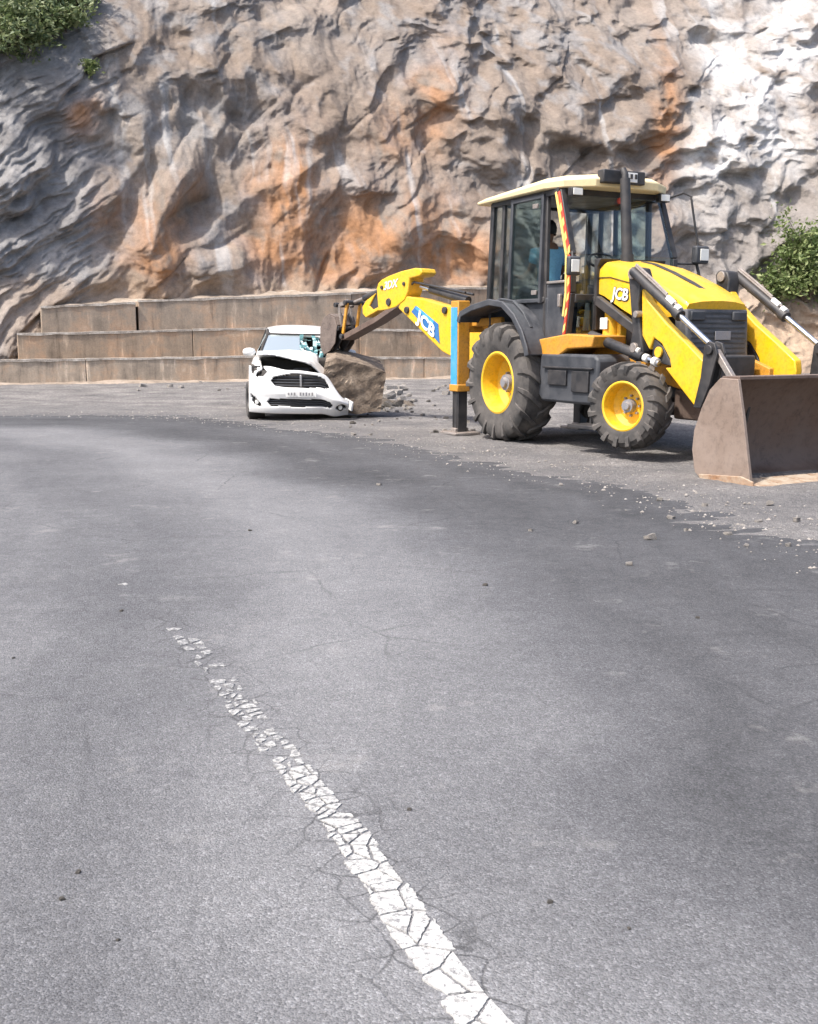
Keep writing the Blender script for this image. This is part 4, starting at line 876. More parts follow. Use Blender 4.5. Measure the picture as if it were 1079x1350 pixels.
# digging bucket: curved shell, side plates, ears, teeth
BQ = lambda r, z, t: BMP(3.40+(r-3.42)*.70, z, t*.70)
sh_o = [(3.50,1.40),(3.58,1.52),(3.82,1.56),(4.06,1.50),(4.16,1.36),(4.18,1.14),(4.12,1.02),(4.02,.96)]
c = MB(); c.sheet(sh_o, -.24, .24, .022, BQ); eb = T('digging_bucket', c, 'dig', bevel=.003, smooth=50)
for t_ in (-.24, .24):
    c = MB(); c.prism([(3.50,1.40),(3.58,1.52),(3.82,1.56),(4.06,1.50),(4.16,1.36),(4.18,1.14),(4.12,1.02),(4.02,.96),(3.78,1.02),(3.58,1.14)], *sorted((t_, t_*1.09)), BQ); T('side_plate', c, 'dig', eb, bevel=.003)
for t_ in (-.12, .10):
    c = MB(); c.prism([(3.40,1.30),(3.42,1.18),(3.50,1.20),(3.72,1.05),(3.85,1.0),(3.80,1.25),(3.70,1.50),(3.55,1.60),(3.42,1.45)], t_, t_+.03, BQ); T('bucket_ear', c, 'black', eb, bevel=.005)
for i in range(4):
    t_ = -.20 + i*.135; c = MB(); c.add([BQ(4.04,.98,t_-.035), BQ(4.06,.98,t_+.035), BQ(4.0,.955,t_+.035), BQ(4.0,.955,t_-.035), BQ(3.84,.985,t_-.015), BQ(3.84,.985,t_+.015), BQ(3.84,.97,t_+.015), BQ(3.84,.97,t_-.015)], [(0,1,2,3),(7,6,5,4),(0,4,5,1),(1,5,6,2),(2,6,7,3),(3,7,4,0)]); T('tooth', c, 'steel', eb, bevel=.003)

# ------------------------------------------------------------------ driver, turned to the digging arm
def skin_obj(name, mat, verts, edges, radii, parent, root=0, sub=2):
    me = bpy.data.meshes.new(name); me.from_pydata(verts, edges, []); o = bpy.data.objects.new(name, me); col.objects.link(o); o.parent = parent
    me.materials.append(mat); o.modifiers.new('skin', 'SKIN').use_smooth_shade = True
    sv = me.skin_vertices[0].data if me.skin_vertices else None
    if sv is None:
        bm = bmesh.new(); bm.from_mesh(me); bm.verts.layers.skin.verify(); bm.to_mesh(me); bm.free(); sv = me.skin_vertices[0].data
    for i, r in enumerate(radii): sv[i].radius = (r, r) if isinstance(r, (int, float)) else r; sv[i].use_root = (i == root)
    s_ = o.modifiers.new('sub', 'SUBSURF'); s_.levels = sub; s_.render_levels = sub
    return o
drv = empty('person', TO + TF*(-.17) + TL*(-.20) + Vector((0,0,1.31)), -TA)
tag(drv, 'driver in a light blue shirt sitting in the cab of the backhoe loader', 'person')
# local: x forward of the machine; the driver faces -x
bv = [(0,0,.47),(-.01,0,.62),(.0,0,.80),(.0,0,.95),(-.02,0,1.02),(-.04,0,1.10),(-.06,0,1.17),(-.05,0,1.23),
      (.0,.17,.93),(-.06,.23,.70),(-.28,.20,.62),(-.38,.19,.64),(.0,-.17,.93),(-.06,-.23,.70),(-.28,-.20,.62),(-.38,-.19,.64),
      (-.02,.10,.45),(-.40,.13,.48),(-.42,.13,.10),(-.52,.13,.03),(-.02,-.10,.45),(-.40,-.13,.48),(-.42,-.13,.10),(-.52,-.13,.03)]
be = [(0,1),(1,2),(2,3),(3,4),(4,5),(5,6),(6,7),(3,8),(8,9),(9,10),(10,11),(3,12),(12,13),(13,14),(14,15),(0,16),(16,17),(17,18),(18,19),(0,20),(20,21),(21,22),(22,23)]
br = [.13,.12,.135,.10,.05,.075,.092,.07,.05,.042,.034,.03,.05,.042,.034,.03,.08,.06,.04,.04,.08,.06,.04,.04]
skin_obj('body', M['skin'], bv, be, br, drv)
skin_obj('shirt', M['shirt'], [(0,0,.45),(-.01,0,.62),(0,0,.80),(0,0,.93),(0,.17,.94),(-.04,.225,.76),(0,-.17,.94),(-.04,-.225,.76)], [(0,1),(1,2),(2,3),(3,4),(4,5),(3,6),(6,7)], [.15,.145,.16,.115,.075,.066,.075,.066], drv)
skin_obj('trousers', M['trousers'], [(0,0,.44),(-.02,.10,.45),(-.40,.13,.48),(-.42,.13,.12),(-.02,-.10,.45),(-.40,-.13,.48),(-.42,-.13,.12)], [(0,1),(1,2),(2,3),(0,4),(4,5),(5,6)], [.145,.09,.072,.06,.09,.072,.06], drv)
c = MB(); c.lathe([(.001,.115),(.05,.105),(.085,.07),(.10,.02),(.098,-.03),(.085,-.06)], 20); hr = c.build('hair', M['hair'], drv, smooth=60); hr.rotation_euler = (R(90),0,0); hr.location = (-.035,0,1.18)
for sd in (-1,1):
    c = MB(); c.add([], []); c.cyl((-.045,sd*.088,1.13),(-.045,sd*.102,1.135), .03,.024, 10); c.build('ear', M['skin'], drv, smooth=60)
    for k in range(4):
        c = MB(); c.tube([(-.38,sd*.19+(k-1.5)*.018,.65),(-.44,sd*.19+(k-1.5)*.02,.665),(-.46,sd*.19+(k-1.5)*.02,.63)], [.010,.009,.007], 8); c.build('finger', M['skin'], drv, smooth=60)
    c = MB(); c.tube([(-.36,sd*.16,.64),(-.41,sd*.145,.66),(-.435,sd*.15,.64)], [.012,.010,.008], 8); c.build('thumb', M['skin'], drv, smooth=60)
c = MB(); c.add([Vector(p) for p in ((-.145,-.014,1.085),(-.145,.014,1.085),(-.17,0,1.09),(-.14,0,1.14))], [(0,1,2),(0,2,3),(1,3,2),(0,3,1)]); c.build('nose', M['skin'], drv, smooth=60)
#PART3
# ------------------------------------------------------------------ wrecked white car
CPH = R(6.5); CF = Vector((math.sin(CPH), -math.cos(CPH), 0)); CL_ = Vector((math.cos(CPH), math.sin(CPH), 0)); CO = Vector((-1.80, 17.45, 0))
car = empty('car', CO, math.atan2(CF.y, CF.x)); car.rotation_euler = (R(-1.0), 0, math.atan2(CF.y, CF.x))
car.scale = (1, .89, 1)
tag(car, 'white hatchback with crushed bonnet and torn bumper, wrecked under the boulder', 'car')
def Cc_(name, mb, mat, parent=None, bevel=.006, smooth=40): return mb.build(name, M[mat], parent or car, bevel=bevel, smooth=smooth)
def ss(a, b, x):
    t = min(1, max(0, (x-a)/(b-a))); return t*t*(3-2*t)
def crush(x, y, z):
    """how the rock has pushed the left front corner in"""
    k = ss(.10, .75, y)*ss(.55, 1.25, x); return Vector((x - .10*k, y - .03*k, z*(1-.42*k) if z > .1 else z))
# body shell: stations along x, half section mirrored (beltline down)
stn = [(-2.0,.62,.30,.62,.86),(-1.92,.76,.24,.66,.95),(-1.5,.825,.20,.72,.99),(-.9,.84,.17,.72,.97),(0,.845,.17,.70,.95),(.7,.845,.17,.70,.93),(1.05,.84,.17,.68,.90),(1.45,.82,.18,.62,.82),(1.66,.76,.18,.58,.74)]
c = MB(); rows = []
for x, w, zb, zm, zt in stn:
    h = [(.0,zb),(w*.80,zb),(w*.95,zb+.06),(w*1.0,zb+.22),(w*1.01,zm),(w*.985,zt-.06),(w*.93,zt),(w*.80,zt+.005)]
    full = [(-y, z) for y, z in reversed(h)] + h[1:]
    rows.append([crush(x, y, z) for y, z in full])
k = len(rows[0])
c.add([p for r in rows for p in r], [(i*k+j, i*k+j+1, (i+1)*k+j+1, (i+1)*k+j) for i in range(len(rows)-1) for j in range(k-1)] + [tuple(range(k))])
body = Cc_('body', c, 'carwhite', bevel=0, smooth=50)
sb_ = body.modifiers.new('sub', 'SUBSURF'); sb_.levels = 2; sb_.render_levels = 2
so_ = body.modifiers.new('sol', 'SOLIDIFY'); so_.thickness = .02
# wheel arches (black liners) and wheels
for x in (1.22, -1.22):
    for sd in (-1, 1):
        zc = .285; hit = x > 0 and sd > 0
        if not hit: c = MB(); c.cyl((x, sd*.60, zc+.02), (x, sd*.862, zc+.02), .335, None, 28); Cc_('wheel_arch', c, 'carblack', bevel=.004)
        w = MB(); w.lathe([(.17,-.085),(.20,-.10),(.255,-.10),(.282,-.075),(.286,0),(.282,.075),(.255,.10),(.20,.10)], 32); wh = w.build('wheel', M['rubber'], car, smooth=40); wh.location = (x - .25*hit, sd*(.60 if hit else .80), zc); wh.rotation_euler = (0,0,(0 if sd < 0 else math.pi) + (R(8) if x > 0 else 0))
        r = MB(); r.lathe([(.195,-.09),(.185,-.075),(.17,-.05),(.05,-.04),(.045,-.06),(.001,-.06)], 28); r.build('rim', M['rim'], wh, smooth=30)
# engine bay, dark and broken
c = MB(); nxx, nyy = 14, 20; vs = []
for i in range(nxx+1):
    for j in range(nyy+1):
        x = .72 + .95*i/nxx; y = -.74 + 1.48*j/nyy; z = .62 + .10*math.sin(9*x+5*y)*math.cos(7*y) + random.uniform(-.05,.05) - .12*ss(1.2,1.7,x); vs.append(crush(x, y, z))
c.add(vs, [(i*(nyy+1)+j, i*(nyy+1)+j+1, (i+1)*(nyy+1)+j+1, (i+1)*(nyy+1)+j) for i in range(nxx) for j in range(nyy)]); Cc_('engine_bay', c, 'carblack', bevel=0, smooth=20)
for (x, y, z, a, b_, h_) in [(1.25,-.35,.66,.22,.3,.16),(1.2,.05,.68,.35,.28,.18),(1.45,.30,.56,.12,.35,.14),(1.5,-.45,.64,.10,.22,.12)]:
    c = MB(); c.box((x,y,z), (a,b_,h_), Matrix.Rotation(random.uniform(-.2,.2), 3, 'Z')); Cc_('engine_cover', c, 'plastic', bevel=.02)
# front bumper: one curved skin with its openings cut out
def inside(poly, y, z):
    r = False; j = len(poly)-1
    for i in range(len(poly)):
        (yi, zi), (yj, zj) = poly[i], poly[j]
        if (zi > z) != (zj > z) and y < (yj-yi)*(z-zi)/(zj-zi)+yi: r = not r
        j = i
    return r
up_g = [(-.50,.60),(-.44,.655),(-.2,.70),(.0,.71),(.2,.69),(.40,.64),(.50,.56),(.42,.51),(.1,.495),(-.2,.495),(-.42,.52)]
lo_g = [(-.56,.295),(-.50,.335),(0,.335),(.50,.335),(.56,.295),(.50,.225),(0,.215),(-.50,.225)]
fogL = [(-.83,.40),(-.78,.37),(-.66,.26),(-.63,.215),(-.70,.21),(-.80,.27)]
fogR = [(.83,.36),(.74,.37),(.62,.30),(.60,.245),(.68,.215),(.80,.26)]
lampL = [(-.83,.80),(-.83,.70),(-.72,.64),(-.60,.66),(-.55,.72),(-.62,.80)]
ops = [up_g, lo_g, fogL, fogR, lampL]
def fas(y, z, off=0):
    a = abs(y)/.86; x = 1.93 - .34*a**3.0 - .10*max(0,(z-.52)/.3)**1.6 - .05*max(0,(.24-z)/.12)**2 + .025*math.exp(-((z-.42)/.06)**2) + off
    k = ss(.30, .84, y)
    zz = z*(1-.34*k) - .015*k + .03*k*math.sin(9*y+4*z); yy = y - .06*k; xx = x + .14*k - .06*k*math.sin(11*z)
    dn = ss(.05,.5,y); xx -= .05*dn*math.sin(14*z)*.5
    return Vector((xx, yy, zz))
NY_, NZ_ = 110, 46; ys = np.linspace(-.855,.855,NY_+1)
def ztop_b(y): return .80 - .05*ss(-.55,-.2,y) - .04*ss(-.1,.4,y) - .20*ss(.40,.78,y) 
vs = []; 
for j in range(NZ_+1):
    for y in ys:
        z = .115 + (ztop_b(y)-.115)*j/NZ_; vs.append(fas(y, z))
fs = []
for j in range(NZ_):
    for i in range(NY_):
        y = (ys[i]+ys[i+1])/2; z = .115 + (ztop_b(y)-.115)*(j+.5)/NZ_
        if not any(inside(p, y, z) for p in ops): fs.append((j*(NY_+1)+i, j*(NY_+1)+i+1, (j+1)*(NY_+1)+i+1, (j+1)*(NY_+1)+i))
c = MB(); c.add(vs, fs); bmp = Cc_('front_bumper', c, 'carwhite', bevel=0, smooth=60)
bmp.modifiers.new('sol', 'SOLIDIFY').thickness = .035
if True:   # dark cavity behind the openings
    vs = []; fs = []
    for j in range(8):
        for i in range(25):
            y = -.80+1.60*i/24; z = .14 + .60*j/7*(ztop_b(y)-.2)/.6; p = fas(y, z); vs.append(p + Vector((-.09,0,0)))
    fs = [(j*25+i, j*25+i+1, (j+1)*25+i+1, (j+1)*25+i) for j in range(7) for i in range(24)]
    c = MB(); c.add(vs, fs); Cc_('bumper_core', c, 'carblack', bmp, bevel=0)
def bars(poly, zs, name, mat, off, th):
    for z in zs:
        yy = [y for y in np.linspace(-.85,.85,120) if inside(poly, y, z)]
        if len(yy) < 3: continue
        c = MB(); c.tube([fas(y, z, off) for y in yy[::4]+[yy[-1]]], th, 6); Cc_(name, c, mat, bmp, bevel=0)
bars(up_g, (.53,.57,.61,.65), 'grille_bar', 'plastic', -.05, .008)
bars(lo_g, (.245,.275,.305), 'grille_bar', 'plastic', -.04, .008)
c = MB(); c.box(fas(.0,.60,-.025), (.02,.035,.17)); Cc_('grille_post', c, 'rim', bmp, bevel=.008)
for poly, y, z in ((fogL,-.72,.275),(fogR,.70,.285)):
    p = fas(y, z, -.03); c = MB(); c.cyl(p+Vector((-.04,0,0)), p, .05, .055, 18); fg = Cc_('fog_lamp', c, 'carblack', bmp, bevel=.003); c = MB(); c.cyl(p+Vector((-.005,0,0)), p+Vector((.008,0,0)), .036, .03, 16); Cc_('lens', c, 'lamp', fg, bevel=.003)
# number plate, too worn to read
pl = [fas(y, z, .008) for z in (.365,.455) for y in np.linspace(-.25,.25,9)]; c = MB(); c.add(pl + [p+Vector((.008,0,0)) for p in pl], [(i, i+1, 9+i+1, 9+i) for i in range(8)] + [(18+i, 18+9+i, 18+9+i+1, 18+i+1) for i in range(8)]); np_ = Cc_('number_plate', c, 'white', bmp, bevel=0)
for y in np.arange(-.20,.22,.048):
    if abs(y+.055) < .02: continue
    p = fas(y, .41, .022); c = MB(); c.box(p, (.006,.026,random.uniform(.035,.05))); Cc_('plate_mark', c, 'hub', np_, bevel=0)
# broken headlamp shells
c = MB(); c.tube([(1.46,-.80,.80),(1.56,-.74,.74),(1.66,-.66,.70)], .03, 8).box((1.50,-.74,.74), (.12,.14,.12)); Cc_('broken_headlamp', c, 'carblack', bevel=.01)
c = MB(); c.box((1.52,-.70,.77), (.08,.05,.05)); Cc_('lamp_shard', c, 'lamp', bevel=.01)
# bonnet: buckled, its left side folded down towards the rock
nI, nJ = 30, 44; vs = []; kp = []
def hood_pt(x, y):
    w = .74 - .06*ss(1.1,1.7,x); yy = y*w/.74
    z = .985 - .13*(x-.80) - .10*max(0,(x-1.2))**1.5 + .025*math.cos(yy*2.1) 
    z += .10*ss(1.1,1.7,x)*ss(.1,-.6,y)          # front edge sprung up on one side
    z += .05*max(0, 1-abs(x-1.22+.3*y)/.09)*ss(-.6,.1,y) - .03*max(0, 1-abs(x-1.42-.35*y)/.07) # ridge where it folded
    z -= .46*ss(.05,.75,y)*ss(.75,1.45,x)
    z += .025*(2*abs(((3.1*x+2.2*y) % 1)-.5)-.5)*ss(-.5,.3,y)
    return Vector((x - .10*ss(.0,.6,y)*ss(1,1.7,x), yy, z))
for i in range(nI+1):
    for j in range(nJ+1): vs.append(hood_pt(.80+.92*i/nI, -.74+1.48*j/nJ))
fs = []
for i in range(nI):
    for j in range(nJ):
        x = .80+.92*(i+.5)/nI; y = -.74+1.48*(j+.5)/nJ
        if y > .00 + (x-.80)*.80 + .02*math.sin(40*x): continue
        if x > 1.68 - .20*abs(y)**2: continue
        fs.append((i*(nJ+1)+j, i*(nJ+1)+j+1, (i+1)*(nJ+1)+j+1, (i+1)*(nJ+1)+j))
c = MB(); c.add(vs, fs); hb_ = Cc_('bonnet', c, 'carwhite', bevel=0, smooth=22); hb_.modifiers.new('sol', 'SOLIDIFY').thickness = -.022
# scuttle, roof, pillars, glass
c = MB(); c.bar((.80,-.72,.945), (.80,.30,.945), .10, .05); Cc_('scuttle', c, 'carblack')
rp = [(.26,.55,1.255),(.16,.58,1.31),(.0,.60,1.365),(-.25,.61,1.41),(-.6,.61,1.43),(-.95,.58,1.41),(-1.25,.54,1.36),(-1.36,.50,1.33)]
c = MB(); rows = []
for x, w, z in rp: rows.append([Vector((x - .05*(abs(t))**2*(x > 0), t*w, z - .055*abs(t)**3 - (.02*ss(.3,.9,t) if x > -.3 else 0))) for t in np.linspace(-1,1,13)])
c.add([p for r in rows for p in r], [(i*13+j, i*13+j+1, (i+1)*13+j+1, (i+1)*13+j) for i in range(len(rows)-1) for j in range(12)]); rf_ = Cc_('roof', c, 'carwhite', bevel=0, smooth=60); rf_.modifiers.new('sol','SOLIDIFY').thickness = .04
for sd in (-1, 1):
    c = MB(); c.tube([(.84,sd*.70,.90),(.55,sd*.645,1.08),(.22,sd*.57,1.25),(.05,sd*.575,1.33)], [.032,.03,.03,.03], 8); Cc_('pillar', c, 'carwhite' if sd > 0 else 'carblack', bevel=0)
    c = MB(); c.bar((-.35,sd*.76,.95), (-.33,sd*.585,1.37), .09, .04); Cc_('pillar', c, 'carblack')
    c = MB(); c.prism([(-1.10,.98),(-1.72,.98),(-1.36,1.33),(-1.18,1.36)], -.02, .02, lambda a, b, t: Vector((a, sd*(.80-(b-.95)*.58)+t, b))); Cc_('pillar', c, 'carwhite', bevel=.01)
    for xa, xb, xc, xd in ((.80,-.32,-.30,.10), (-.38,-1.10,-1.18,-.36)):
        c = MB(); ya, yb = sd*.765, sd*.57; q = [Vector((xa,ya,.95)), Vector((xb,ya,.96)), Vector((xc,yb,1.36)), Vector((xd,yb,1.36 if xd < 0 else 1.30))]
        c.add(q + [p+Vector((0,-sd*.006,0)) for p in q], [(0,1,2,3),(7,6,5,4)]); Cc_('side_window', c, 'carglass', bevel=0, smooth=0)
    c = MB(); c.tube([(-.0,sd*.85,.80),(-.14,sd*.862,.80)], .012, 6); Cc_('door_handle', c, 'carwhite', bevel=0)
    c = MB()
    for k in range(1): c.lathe([(.001,-.10),(.05,-.09),(.075,-.04),(.08,.02),(.06,.08),(.001,.10)], 16)
    if sd < 0 or True:
        mr_ = Cc_('door_mirror', c, 'carwhite', bevel=0, smooth=60); mr_.location = (.66, sd*.88, .985); mr_.scale = (.75,1.15,.85)
    c = MB(); c.bar((.66,sd*.70,.95), (.66,sd*.88,.96), .06, .035); Cc_('mirror_arm', c, 'carblack', bevel=.004)
ws = lambda u, v: Vector((.84-.60*v + .05*(1-(2*u-1)**2), (2*u-1)*(.69-.135*v), .93+.325*v))
def sheet_uv(u0, u1, n, m_, fn, name, mat, par=None):
    c = MB(); c.add([fn(u0+(u1-u0)*i/n, j/m_) for j in range(m_+1) for i in range(n+1)], [(j*(n+1)+i, j*(n+1)+i+1, (j+1)*(n+1)+i+1, (j+1)*(n+1)+i) for j in range(m_) for i in range(n)])
    return Cc_(name, c, mat, par, bevel=0, smooth=60 if par is None else 0)
wsn = sheet_uv(0, .50, 8, 4, ws, 'windscreen', 'carglass')
M['crazed'] = None
m_c, n_, l_, b_ = newmat('crazed_glass')
tc = N(n_, 'ShaderNodeTexCoord'); vo = N(n_, 'ShaderNodeTexVoronoi', Scale=16.0); l_.new(tc.outputs['Object'], vo.inputs['Vector']); se = N(n_, 'ShaderNodeSeparateColor'); l_.new(vo.outputs['Color'], se.inputs[0])
cc = ramp(n_, l_, se.outputs[0], [(0,(.02,.06,.065)),(.45,(.08,.20,.21)),(.7,(.20,.38,.38)),(1,(.62,.72,.72))]); l_.new(cc, b_.inputs['Base Color']); b_.inputs['Roughness'].default_value = .15
M['crazed'] = m_c
# shattered half: loose shards pushed in at different angles
for i in range(8):
    for j in range(4):
        u0 = .50+.50*i/8; v0 = j/4
        ctr = ws(u0+.03, v0+.125); n3 = Vector((random.uniform(-.05,.0), 0, random.uniform(-.05,.02)))*(1+1.5*ss(.7,1,u0))
        q = [ws(u0+a+random.uniform(-.008,.008), v0+b+random.uniform(-.02,.02)) for a, b in ((0,0),(.06,0),(.06,.24),(0,.24))]
        rot = Matrix.Rotation(random.uniform(-.5,.5), 3, 'Y') @ Matrix.Rotation(random.uniform(-.4,.4), 3, 'Z')
        q = [ctr + rot @ (p-ctr) + n3 for p in q]
        c = MB(); c.add(q + [p+Vector((-.004,0,-.004)) for p in q], [(0,1,2,3),(7,6,5,4)]); Cc_('glass_shard', c, 'crazed', wsn, bevel=0, smooth=0)
c = MB(); c.tube([ws(0,1.0)+Vector((-.02,0,.02))] + [ws(u,1.0)+Vector((0,0,.015)) for u in (.2,.5,.8,1.0)], .016, 6); Cc_('windscreen_trim', c, 'carblack', bevel=0)
c = MB(); c.box((.1,0,.62), (1.9,1.4,.6)); Cc_('cabin_interior', c, 'carblack', bevel=.05)
for sd in (-1,1):
    c = MB(); c.prism([(.05,.85),(-.10,.85),(-.26,1.22),(-.16,1.25)], sd*.35-.22, sd*.35+.22, XZ); Cc_('seat_back', c, 'seat', bevel=.04)
    c = MB(); c.box((-.22,sd*.35,1.28), (.08,.24,.13)); Cc_('headrest', c, 'seat', bevel=.03)
c = MB(); c.prism([(-1.38,1.32),(-1.40,1.30),(-1.90,.96),(-1.86,.97)], -.55, .55, XZ); Cc_('rear_window', c, 'carglass', bevel=0)
c = MB(); c.bar((1.30,.60,.34),(1.72,.86,.22), .03, .14); Cc_('torn_fender_panel', c, 'carwhite', bevel=.006)

# ------------------------------------------------------------------ rocks
def rock_mesh(name, mat, dims, seed, sub=3, cuts=8, rough=.06, big=True):
    rs = random.Random(seed); bm = bmesh.new(); bmesh.ops.create_cube(bm, size=2.0)
    bmesh.ops.subdivide_edges(bm, edges=bm.edges[:], cuts=2**sub-1, use_grid_fill=True)
    pl = []
    for _ in range(cuts):
        n = Vector((rs.gauss(0,1), rs.gauss(0,1), rs.gauss(0,1))).normalized(); pl.append((n, rs.uniform(.92, 1.25)))
    fr = [Vector((rs.uniform(-9,9), rs.uniform(-9,9), rs.uniform(-9,9))) for _ in range(3)]
    from mathutils import noise as mn
    for v in bm.verts:
        p = v.co.copy(); 
        for n, dd in pl:
            e = p.dot(n) - dd
            if e > 0: p -= n*e
        if big:
            p += Vector((mn.fractal(p*1.1+fr[0], .9, 2.0, 5), mn.fractal(p*1.1+fr[1], .9, 2.0, 5), mn.fractal(p*1.1+fr[2], .9, 2.0, 5)))*rough
            p += p.normalized()*(.25*rough*(1-abs(mn.noise(p*3.5+fr[1]))*2))
        else: p += p.normalized()*mn.noise(p*1.2+fr[0])*rough
        v.co = Vector((p.x*dims[0], p.y*dims[1], p.z*dims[2]))
    me = bpy.data.meshes.new(name); bm.to_mesh(me); bm.free(); me.materials.append(mat)
    for p in me.polygons: p.use_smooth = big
    if big: me.set_sharp_from_angle(angle=R(28))
    return me
# the fallen block: an irregular prism with the face outline seen from the road
bo_f = [(-.54,.38),(-.45,.84),(-.30,.90),(.08,.80),(.47,.67),(.47,.56),(.39,.02),(.0,-.03),(-.34,.06)]
bo_b = [(-.44,.50),(-.34,.98),(-.20,1.03),(.12,.98),(.46,.88),(.48,.70),(.44,.08),(.02,.02),(-.28,.10)]
bm = bmesh.new()
fr_v = [bm.verts.new((x, -.34 + .05*math.sin(3*x), z)) for x, z in bo_f]; bk_v = [bm.verts.new((x, .42, z)) for x, z in bo_b]
bm.faces.new(fr_v); bm.faces.new(list(reversed(bk_v)))
for i in range(len(bo_f)): bm.faces.new((fr_v[i], bk_v[i], bk_v[(i+1) % len(bo_f)], fr_v[(i+1) % len(bo_f)]))
bmesh.ops.recalc_face_normals(bm, faces=bm.faces); bmesh.ops.triangulate(bm, faces=bm.faces)
for _ in range(4): bmesh.ops.subdivide_edges(bm, edges=bm.edges[:], cuts=1, use_grid_fill=True)
from mathutils import noise as mn
for v in bm.verts:
    p = v.co; n3 = Vector((mn.fractal(p*1.7, .9, 2.0, 6), mn.fractal(p*1.7+Vector((5,1,2)), .9, 2.0, 6), mn.fractal(p*1.7+Vector((1,7,3)), .9, 2.0, 6)))
    n4 = mn.fractal(p*5.5, .8, 2.0, 4); st_ = math.floor((p.z*1.1 + p.x*.35 + .15*mn.noise(p*2))*5.5)/5.5; v.co = p + n3*.016 + Vector((.3,-.8,.4))*n4*.012 + Vector((0,-.9,0))*(.030*mn.noise(Vector((st_*7.3, st_*3.1, 2.0))))*(p.y < 0) + Vector((0,1,0))*(.04*abs(mn.noise(Vector((p.x*2.2+p.z, p.z*5-p.x*2, p.y)))))
me = bpy.data.meshes.new('boulder'); bm.to_mesh(me); bm.free(); me.materials.append(M['boulder'])
for p in me.polygons: p.use_smooth = True
me.set_sharp_from_angle(angle=R(20))
bd = bpy.data.objects.new('boulder', me); col.objects.link(bd); bd.location = (-.86, 16.34, .10); bd.rotation_euler = (0, 0, R(10)); bd.scale = (1, 1, .91)
tag(bd, 'large brown angular boulder resting on the crushed front corner of the white car', 'boulder')
# earth scraped up beside the boulder
hx = np.linspace(-.75, .85, 60); hy = np.linspace(-.5, .6, 44); HX, HY = np.meshgrid(hx, hy)
hz = .20*np.exp(-((HX+.25)/.34)**2-((HY-.05)/.32)**2) + .12*np.exp(-((HX-.25)/.25)**2-((HY)/.25)**2) + .05*fbm(HX*5, HY*5, 4) - .045
hp = gnd(516, 536); HP = np.stack([HX, HY, hz], -1)
dh = grid_obj('dirt_heap', HP, mat_rock('dark_earth', (.045,.035,.028), (.10,.08,.062), (.19,.155,.12), 7)); dh.location = (hp.x, hp.y, .0); tag(dh, 'low heap of dark loose earth beside the boulder', 'dirt heap')
# broken stones on the ground
st_m = [rock_mesh('stone', M['stone'], (1,.85,.65), i, 1, 5, .3, False) for i in range(5)] + [rock_mesh('dark_stone', M['stone_dark'], (1,.85,.6), 20+i, 1, 5, .3, False) for i in range(3)]
def stone(px, py, size, k, label, group):
    g = gnd(px, py); d_ = float(-dist_edge(np.array([g.x]), np.array([g.y]))[0])
    o = bpy.data.objects.new('stone', st_m[k]); col.objects.link(o); o.location = (g.x, g.y, size*.4 + (.02 if d_ > .3 else 0)); o.scale = (size,)*3; o.rotation_euler = (random.uniform(-.3,.3), random.uniform(-.3,.3), random.uniform(0,6.28))
    tag(o, label, 'stone', group); return o
A_ = ('pale broken stone in the rubble heap beside the boulder', 'rubble beside the boulder'); B_ = ('dark broken stone in the rubble heap beside the boulder', 'dark rubble beside the boulder')
for px, py, s_ in [(512,527,.14),(521,522,.11),(497,543,.05),(508,543,.035),(488,546,.03),(525,545,.03),(538,541,.045),(515,519,.16),(531,516,.12),(517,534,.08),(530,530,.07),(540,524,.06),(527,520,.09),(506,536,.06),(548,531,.05),(534,538,.04),(519,540,.035)]: stone(px+random.uniform(-2,2), py, s_, random.randrange(5), *A_)
for px, py, s_ in [(514,538,.09),(524,537,.09),(532,535,.07),(502,541,.07),(478,544,.08),(468,545,.06),(541,533,.05)]: stone(px, py, s_, 5+random.randrange(3), *B_)
for i in range(34):
    px = random.uniform(180, 640); py = random.uniform(506, 522); stone(px, py, random.uniform(.03,.085), random.randrange(8), 'loose stone lying on the shoulder along the retaining wall foot', 'stones along the wall foot')
for i in range(40):
    px = random.uniform(460, 640); py = random.uniform(524, 575); stone(px, py, random.uniform(.012,.04), random.randrange(8), 'small stone scattered on the gravel between boulder and backhoe loader', 'stones on the gravel')
for px, py, s_ in [(82,1186,.0065),(103,1151,.0055),(18,868,.006),(156,1240,.004),(540,1068,.006),(160,806,.008),(725,1190,.006),(830,1225,.004),(920,815,.009),(330,700,.010),(640,772,.012)]: stone(px, py, s_, 5+random.randrange(3), 'small dark pebble lying on the asphalt lane', 'pebbles on the asphalt')
for px, py, s_ in [(857,711,.030),(830,745,.018),(760,690,.02),(885,684,.022),(960,705,.02),(1000,690,.022),(1040,720,.018),(905,700,.015),(985,720,.016),(500,640,.018),(700,700,.014),(870,660,.025),(930,668,.022),(1050,690,.02),(1015,668,.025),(740,640,.02)]: stone(px, py, s_, random.randrange(5), 'pale stone chip at the asphalt edge near the front shovel', 'pale chips at the asphalt edge')
